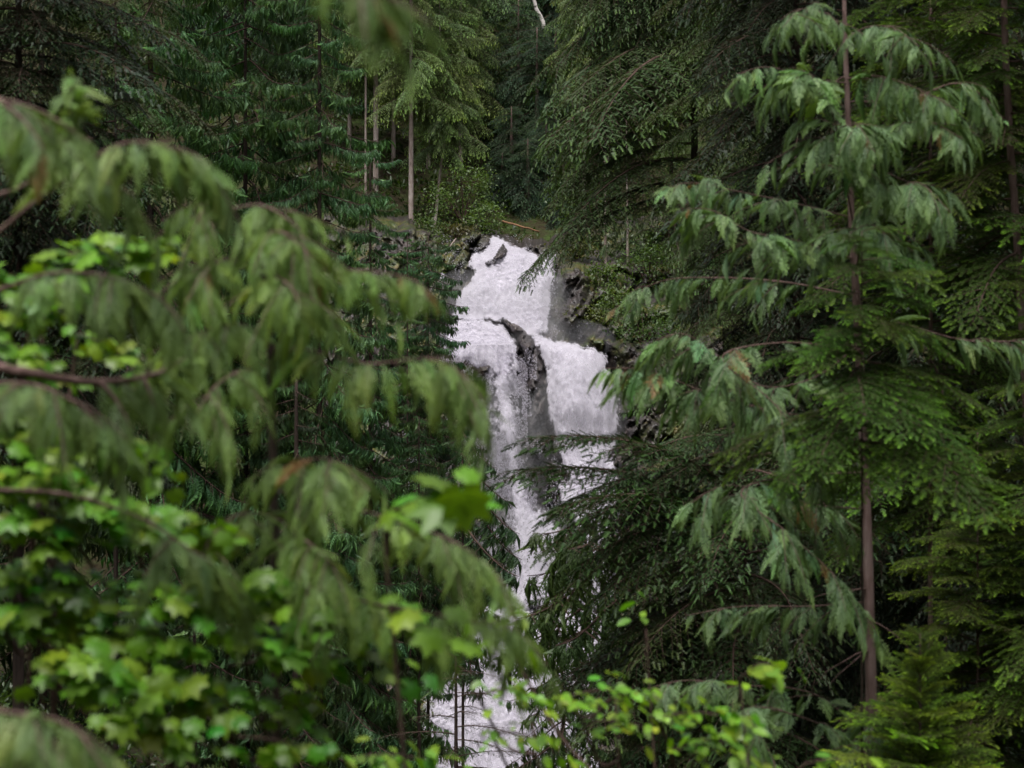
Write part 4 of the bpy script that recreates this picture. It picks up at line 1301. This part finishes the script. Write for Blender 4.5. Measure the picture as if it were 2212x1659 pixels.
shrub('maple_shrub', 'bright vine maple at the left edge level with the cedar limb', 20, 9.6, [(60, 640, 9.6), (90, 700, 9.6)], [
    (0, 0.9, [(20, 690, 9.5), (90, 640, 9.3), (170, 620, 9.2)], 50, 1.0),
    (0, 1.0, [(100, 560, 9.5), (220, 535, 9.4), (380, 530, 9.4)], 58, 0.9),
    (0, 0.8, [(10, 740, 9.3), (60, 760, 9.2), (130, 790, 9.2)], 26, 0.8),
    (0, 0.75, [(170, 720, 10), (240, 750, 10), (330, 780, 10)], 26, 0.8),
    (1, 0.9, [(-20, 590, 9.5), (20, 600, 9.4), (90, 650, 9.3)], 26, 1.0),
], 0.072, C_MAPLE, MAPLE, 31)
shrub('maple_shrub', 'vine maple at the left edge below the cedar limb', 60, 9.5, [(120, 900, 9.6), (60, 1200, 9.4)], [
    (0, 0.95, [(40, 930, 9.5), (90, 900, 9.3), (180, 960, 9.2)], 46, 0.95),
    (0, 0.85, [(20, 1040, 9.4), (80, 1010, 9.2), (190, 1060, 9.2)], 56, 1.0),
    (0, 0.9, [(160, 990, 9.5), (260, 960, 9.4), (360, 1010, 9.4)], 44, 0.85),
    (0, 0.7, [(-10, 1110, 9.3), (60, 1130, 9.2), (150, 1170, 9.2)], 34, 0.95),
    (1, 0.95, [(10, 1240, 9.4), (100, 1240, 9.3), (200, 1290, 9.3)], 48, 0.95),
    (1, 0.9, [(-10, 1330, 9.4), (70, 1330, 9.3), (160, 1370, 9.3)], 34, 0.95),
    (0, 1.0, [(-10, 880, 9.5), (50, 870, 9.4), (120, 890, 9.4)], 30, 0.9),
], 0.072, C_MAPLE, MAPLE, 37)
shrub('maple_shrub', 'leafy vine maple left of the bottom centre under the drooping cedar', 520, 9.5, [(480, 1260, 9.4), (560, 1400, 9.4)], [
    (0, 0.95, [(260, 1150, 9.4), (370, 1130, 9.2), (500, 1170, 9.2)], 44, 0.85),
    (0, 0.95, [(430, 1260, 9.4), (560, 1270, 9.2), (680, 1340, 9.2)], 56, 0.95),
    (1, 0.9, [(520, 1370, 9.3), (600, 1380, 9.2), (670, 1430, 9.2)], 38, 0.9),
    (0, 0.9, [(640, 1270, 9.6), (720, 1280, 9.6), (830, 1340, 9.6)], 46, 0.9),
    (1, 0.8, [(450, 1500, 9.4), (560, 1500, 9.3), (700, 1550, 9.3)], 36, 0.8),
    (1, 0.9, [(700, 1420, 9.6), (790, 1420, 9.6), (880, 1460, 9.6)], 22, 0.85),
    (1, 0.7, [(480, 1590, 9.2), (600, 1600, 9.2), (720, 1640, 9.2)], 30, 0.85),
], 0.072, C_MAPLE, MAPLE, 38)
shrub('maple_shrub', 'leafy vine maple in the bottom left above the blurred corner spray', 300, 9.2, [(300, 1100, 9.4), (350, 1420, 9.2)], [
    (0, 0.9, [(130, 1110, 9.4), (230, 1090, 9.2), (330, 1130, 9.2)], 46, 0.9),
    (1, 0.9, [(220, 1290, 9.3), (330, 1270, 9.2), (430, 1310, 9.2)], 46, 0.9),
    (1, 0.95, [(220, 1370, 9.3), (320, 1370, 9.2), (420, 1400, 9.2)], 36, 0.9),
    (1, 0.9, [(90, 1450, 9.2), (200, 1430, 9.1), (300, 1470, 9.0)], 50, 1.05),
    (1, 0.95, [(280, 1450, 9.3), (370, 1460, 9.2), (440, 1510, 9.2)], 42, 1.0),
    (1, 0.8, [(200, 1560, 9.0), (300, 1550, 9.0), (420, 1600, 9.0)], 44, 0.95),
], 0.072, C_MAPLE, MAPLE, 32)
shrub('maple_shrub', 'maple twig with large glowing leaves in front of the falls', 860, 8.4, [(830, 1150, 8.4)], [
    (0, 1.0, [(840, 1110, 8.4), (900, 1075, 8.2), (960, 1050, 8.1), (1020, 1090, 8.1)], 11, 1.25),
    (0, 0.75, [(850, 1310, 8.4), (950, 1330, 8.3), (1100, 1360, 8.3)], 10, 0.9),
], 0.085, C_YELL, MAPLE, 33)
shrub('alder_shrub', 'low shrub with rounded yellow green leaves at the bottom centre', 1300, 11.5, [(1150, 1560, 11.5), (1330, 1500, 11.5), (1500, 1600, 11.3)], [
    (0, 0.95, [(1030, 1500, 11.5), (1110, 1490, 11.3), (1180, 1530, 11.3)], 18, 0.8),
    (0, 0.9, [(1060, 1580, 11.5), (1140, 1590, 11.3), (1220, 1640, 11.3)], 16, 0.8),
    (1, 1.0, [(1210, 1510, 11.5), (1310, 1490, 11.3), (1420, 1510, 11.3)], 26, 0.8),
    (1, 0.9, [(1260, 1560, 11.5), (1350, 1560, 11.3), (1440, 1590, 11.3)], 16, 0.7),
    (2, 1.0, [(1420, 1550, 11.3), (1520, 1540, 11.2), (1640, 1570, 11.2)], 26, 0.85),
    (2, 0.9, [(1450, 1620, 11.3), (1550, 1600, 11.2), (1660, 1650, 11.2)], 24, 0.85),
    (0, 0.7, [(740, 1640, 10.5), (840, 1630, 10.4), (980, 1650, 10.4)], 20, 0.9),
    (1, 0.8, [(1090, 1380, 11.8), (1100, 1330, 11.8), (1130, 1350, 11.8)], 6, 0.8),
    (2, 0.8, [(1740, 1650, 11.3), (1800, 1640, 11.2), (1850, 1650, 11.2)], 6, 0.9),
], 0.075, C_YELL, OVAL, 34, dense=1.7)
shrub('alder_shrub', 'single twig with a rosette of yellow green leaves in front of the dark right side', 1640, 12, [(1600, 1480, 12)], [
    (0, 1.0, [(1600, 1465, 12), (1640, 1435, 11.9), (1690, 1440, 11.9)], 15, 1.15),
], 0.085, C_YELL, OVAL, 35)
shrub('alder_shrub', 'lone twig with three round leaves right of the lower falls', 1400, 13.5, [(1396, 1360, 13.5)], [
    (0, 1.0, [(1395, 1340, 13.5), (1390, 1315, 13.4), (1395, 1295, 13.4)], 5, 1.0),
], 0.085, C_YELL, OVAL, 36)


def undergrowth():
    n = 26000
    x = np.concatenate([RNG.uniform(-16, 16, 15000), RNG.uniform(-9, 9, 6000), RNG.uniform(-9, -1, 5000)])
    y = np.concatenate([RNG.uniform(105, 150, 15000), RNG.uniform(20, 60, 6000), RNG.uniform(14, 40, 5000)])
    keep = fbm(x * 0.6, y * 0.6, 77, 3) > 0.42
    keep &= ~((np.abs(x) < 2.2) & (y > 84) & (y < 108))
    x, y = x[keep], y[keep]
    n = len(x)
    tv = np.array([(0, 0, 0), (0.45, 0.22, 0.1), (1, 0, -0.1), (0.45, -0.22, 0.1)])
    tf = np.array([(0, 1, 2), (0, 2, 3)])
    g = Geo()
    for k in range(5):
        pos = np.stack([x, y, ground_z(x, y) + RNG.uniform(0, 0.5, n)], 1) + RNG.normal(0, 0.22, (n, 3)) * (1, 1, 0.3)
        stamp(g, tv, tf, np.array([0, 0.4, 0.8, 0.4]), pos, RNG.normal(0, 1, (n, 3)) + np.array([0, 0, 0.3]), np.array([[0, 0, 1.0]]) + RNG.normal(0, 0.5, (n, 3)), RNG.uniform(0.12, 0.3, n) * np.where(y > 100, 1, 0.5), RNG.uniform(0.1, 0.9, n), RNG.uniform(0, 1, n), 0)
    o = link('undergrowth', g.mesh('undergrowth', [M_LEAF]), color=(0.03, 0.055, 0.014))
    o['kind'] = 'stuff'
    o['label'] = 'low leafy undergrowth covering the forest floor'


undergrowth()


# leafy bushes beside the falls
def bush(label, qx, qy, d, rx, rz, n, color, seed):
    rg = np.random.default_rng(seed)
    base = P(qx, qy, d) + np.array([0, 0, -rz])
    t = thing('bush', label, 'bush', base)
    tv = np.array([(0, 0, 0), (0.5, 0.28, 0.05), (1, 0, -0.1), (0.5, -0.28, 0.05)])
    tf = np.array([(0, 1, 2), (0, 2, 3)])
    g, gs = Geo(), Geo()
    cl = []
    for k in range(16):
        v = unit(rg.normal(0, 1, 3)) * rg.uniform(0.45, 1.0) * np.array([rx, rx * 0.8, rz]) + np.array([0, 0, rz])
        cl.append(v)
        tube(gs, spline([(0, 0, 0), v * 0.5 + np.array([0, 0, 0.15 * rz]), v], 6), np.linspace(0.025, 0.006, 6), 4, 0)
    cl = np.array(cl)
    c = cl[rg.integers(0, 16, n)] + rg.normal(0, 1, (n, 3)) * np.array([rx, rx, rz]) * 0.24
    stamp(g, tv, tf, np.array([0, 0.5, 1, 0.5]), c, rg.normal(0, 1, (n, 3)) + np.array([0, -0.2, -0.2]), np.array([[0, -0.3, 1.0]]) + rg.normal(0, 0.5, (n, 3)), rg.uniform(0.07, 0.16, n), rg.uniform(0.1, 0.9, n), rg.uniform(0, 1, n), 0)
    link('stem', gs.mesh('stem', [M_TWIG]), t)
    f = link('foliage', g.mesh('foliage', [M_LEAF]), t, color=color)
    f['kind'] = 'stuff'


bush('bright green bush overhanging the left lip of the falls', 1000, 425, 107.6, 1.1, 1.0, 1500, (0.06, 0.115, 0.03), 901)
bush('light green bush drooping above the top of the white water', 1045, 475, 106.6, 0.8, 0.6, 800, (0.07, 0.125, 0.035), 902)
bush('small yellowish bush under the slim pale trunk', 945, 535, 105.4, 0.7, 0.5, 700, (0.06, 0.085, 0.025), 903)
bush('round leaved bush on the rock between the two grey poles', 1295, 600, 101.4, 0.9, 0.65, 1200, (0.065, 0.11, 0.025), 904)
bush('mossy yellow bush at the foot of the rock right of the falls', 1265, 680, 99.4, 0.8, 0.35, 800, (0.07, 0.085, 0.015), 905)
bush('olive bush on top of the mossy rock right of the upper fall', 1245, 530, 103.0, 0.9, 0.5, 900, (0.06, 0.07, 0.014), 906)
bush('green bush on the slope under the light feathery tree', 1270, 400, 108, 1.3, 1.6, 1700, (0.05, 0.085, 0.022), 907)
bush('pale bush in the dark gap behind the layered spruce', 1010, 190, 122, 1.2, 0.7, 800, (0.05, 0.11, 0.04), 908)
bush('green bush on the right bank beside the right lobe of the falls', 1390, 690, 97.5, 1.1, 0.9, 1300, (0.045, 0.08, 0.02), 909)

bush('green bush at the top of the right bank between the dark hemlock and the rock', 1400, 560, 101.5, 1.2, 1.0, 1400, (0.05, 0.09, 0.022), 910)
bush('low green bush on the right bank above the right lobe of the falls', 1345, 655, 99.6, 0.9, 0.7, 1000, (0.06, 0.1, 0.024), 911)
bush('dark bush on the right bank below the round leaved bush', 1440, 760, 96.6, 1.2, 1.0, 1200, (0.035, 0.065, 0.018), 912)
bush('ferny bush on the left rock beside the top of the falls', 930, 500, 106.2, 0.9, 0.6, 1000, (0.05, 0.08, 0.022), 913)
bush('green bush hanging off the left rock over the side of the falls', 925, 600, 102.6, 0.7, 0.7, 900, (0.045, 0.085, 0.026), 914)
bush('brownish bush clinging above the left lip of the falls', 985, 495, 106.2, 0.7, 0.35, 700, (0.06, 0.062, 0.022), 915)

# ------------------------------------------------------------------ small things
def log(label, a, b, r, mat, name='log'):
    a, b = np.array(a), np.array(b)
    s = np.linspace(a, b, 8) + RNG.normal(0, r * 0.25, (8, 3))
    g = Geo()
    tube(g, s - a, np.linspace(r, r * 0.7, 8), 8, 0, 0.5, 0.1)
    tag(link(name, g.mesh(name, [mat], True), None, tuple(a)), label, 'log')


M_ORANGE = noisy('broken_wood', [(0.3, (0.10, 0.05, 0.025)), (0.7, (0.24, 0.13, 0.07))], 8, 0.8, 0.2)
M_BIRCH = noisy('birch_bark', [(0.36, (0.06, 0.05, 0.045)), (0.46, (0.5, 0.46, 0.44)), (0.7, (0.62, 0.58, 0.56))], 6, 0.7, 0.3, (1, 1, 3))
log('orange brown fallen log lying behind the top of the falls', P(1085, 478, 106.5), P(1165, 500, 106.0), 0.04, M_ORANGE)
log('white broken birch trunk leaning at the top edge', P(1176, 62, 118), P(1138, -40, 118), 0.09, M_BIRCH)
log('grey dead stick lying across the left rock beside the falls', P(935, 585, 103.4), P(985, 515, 104.6), 0.03, M_BARKP)
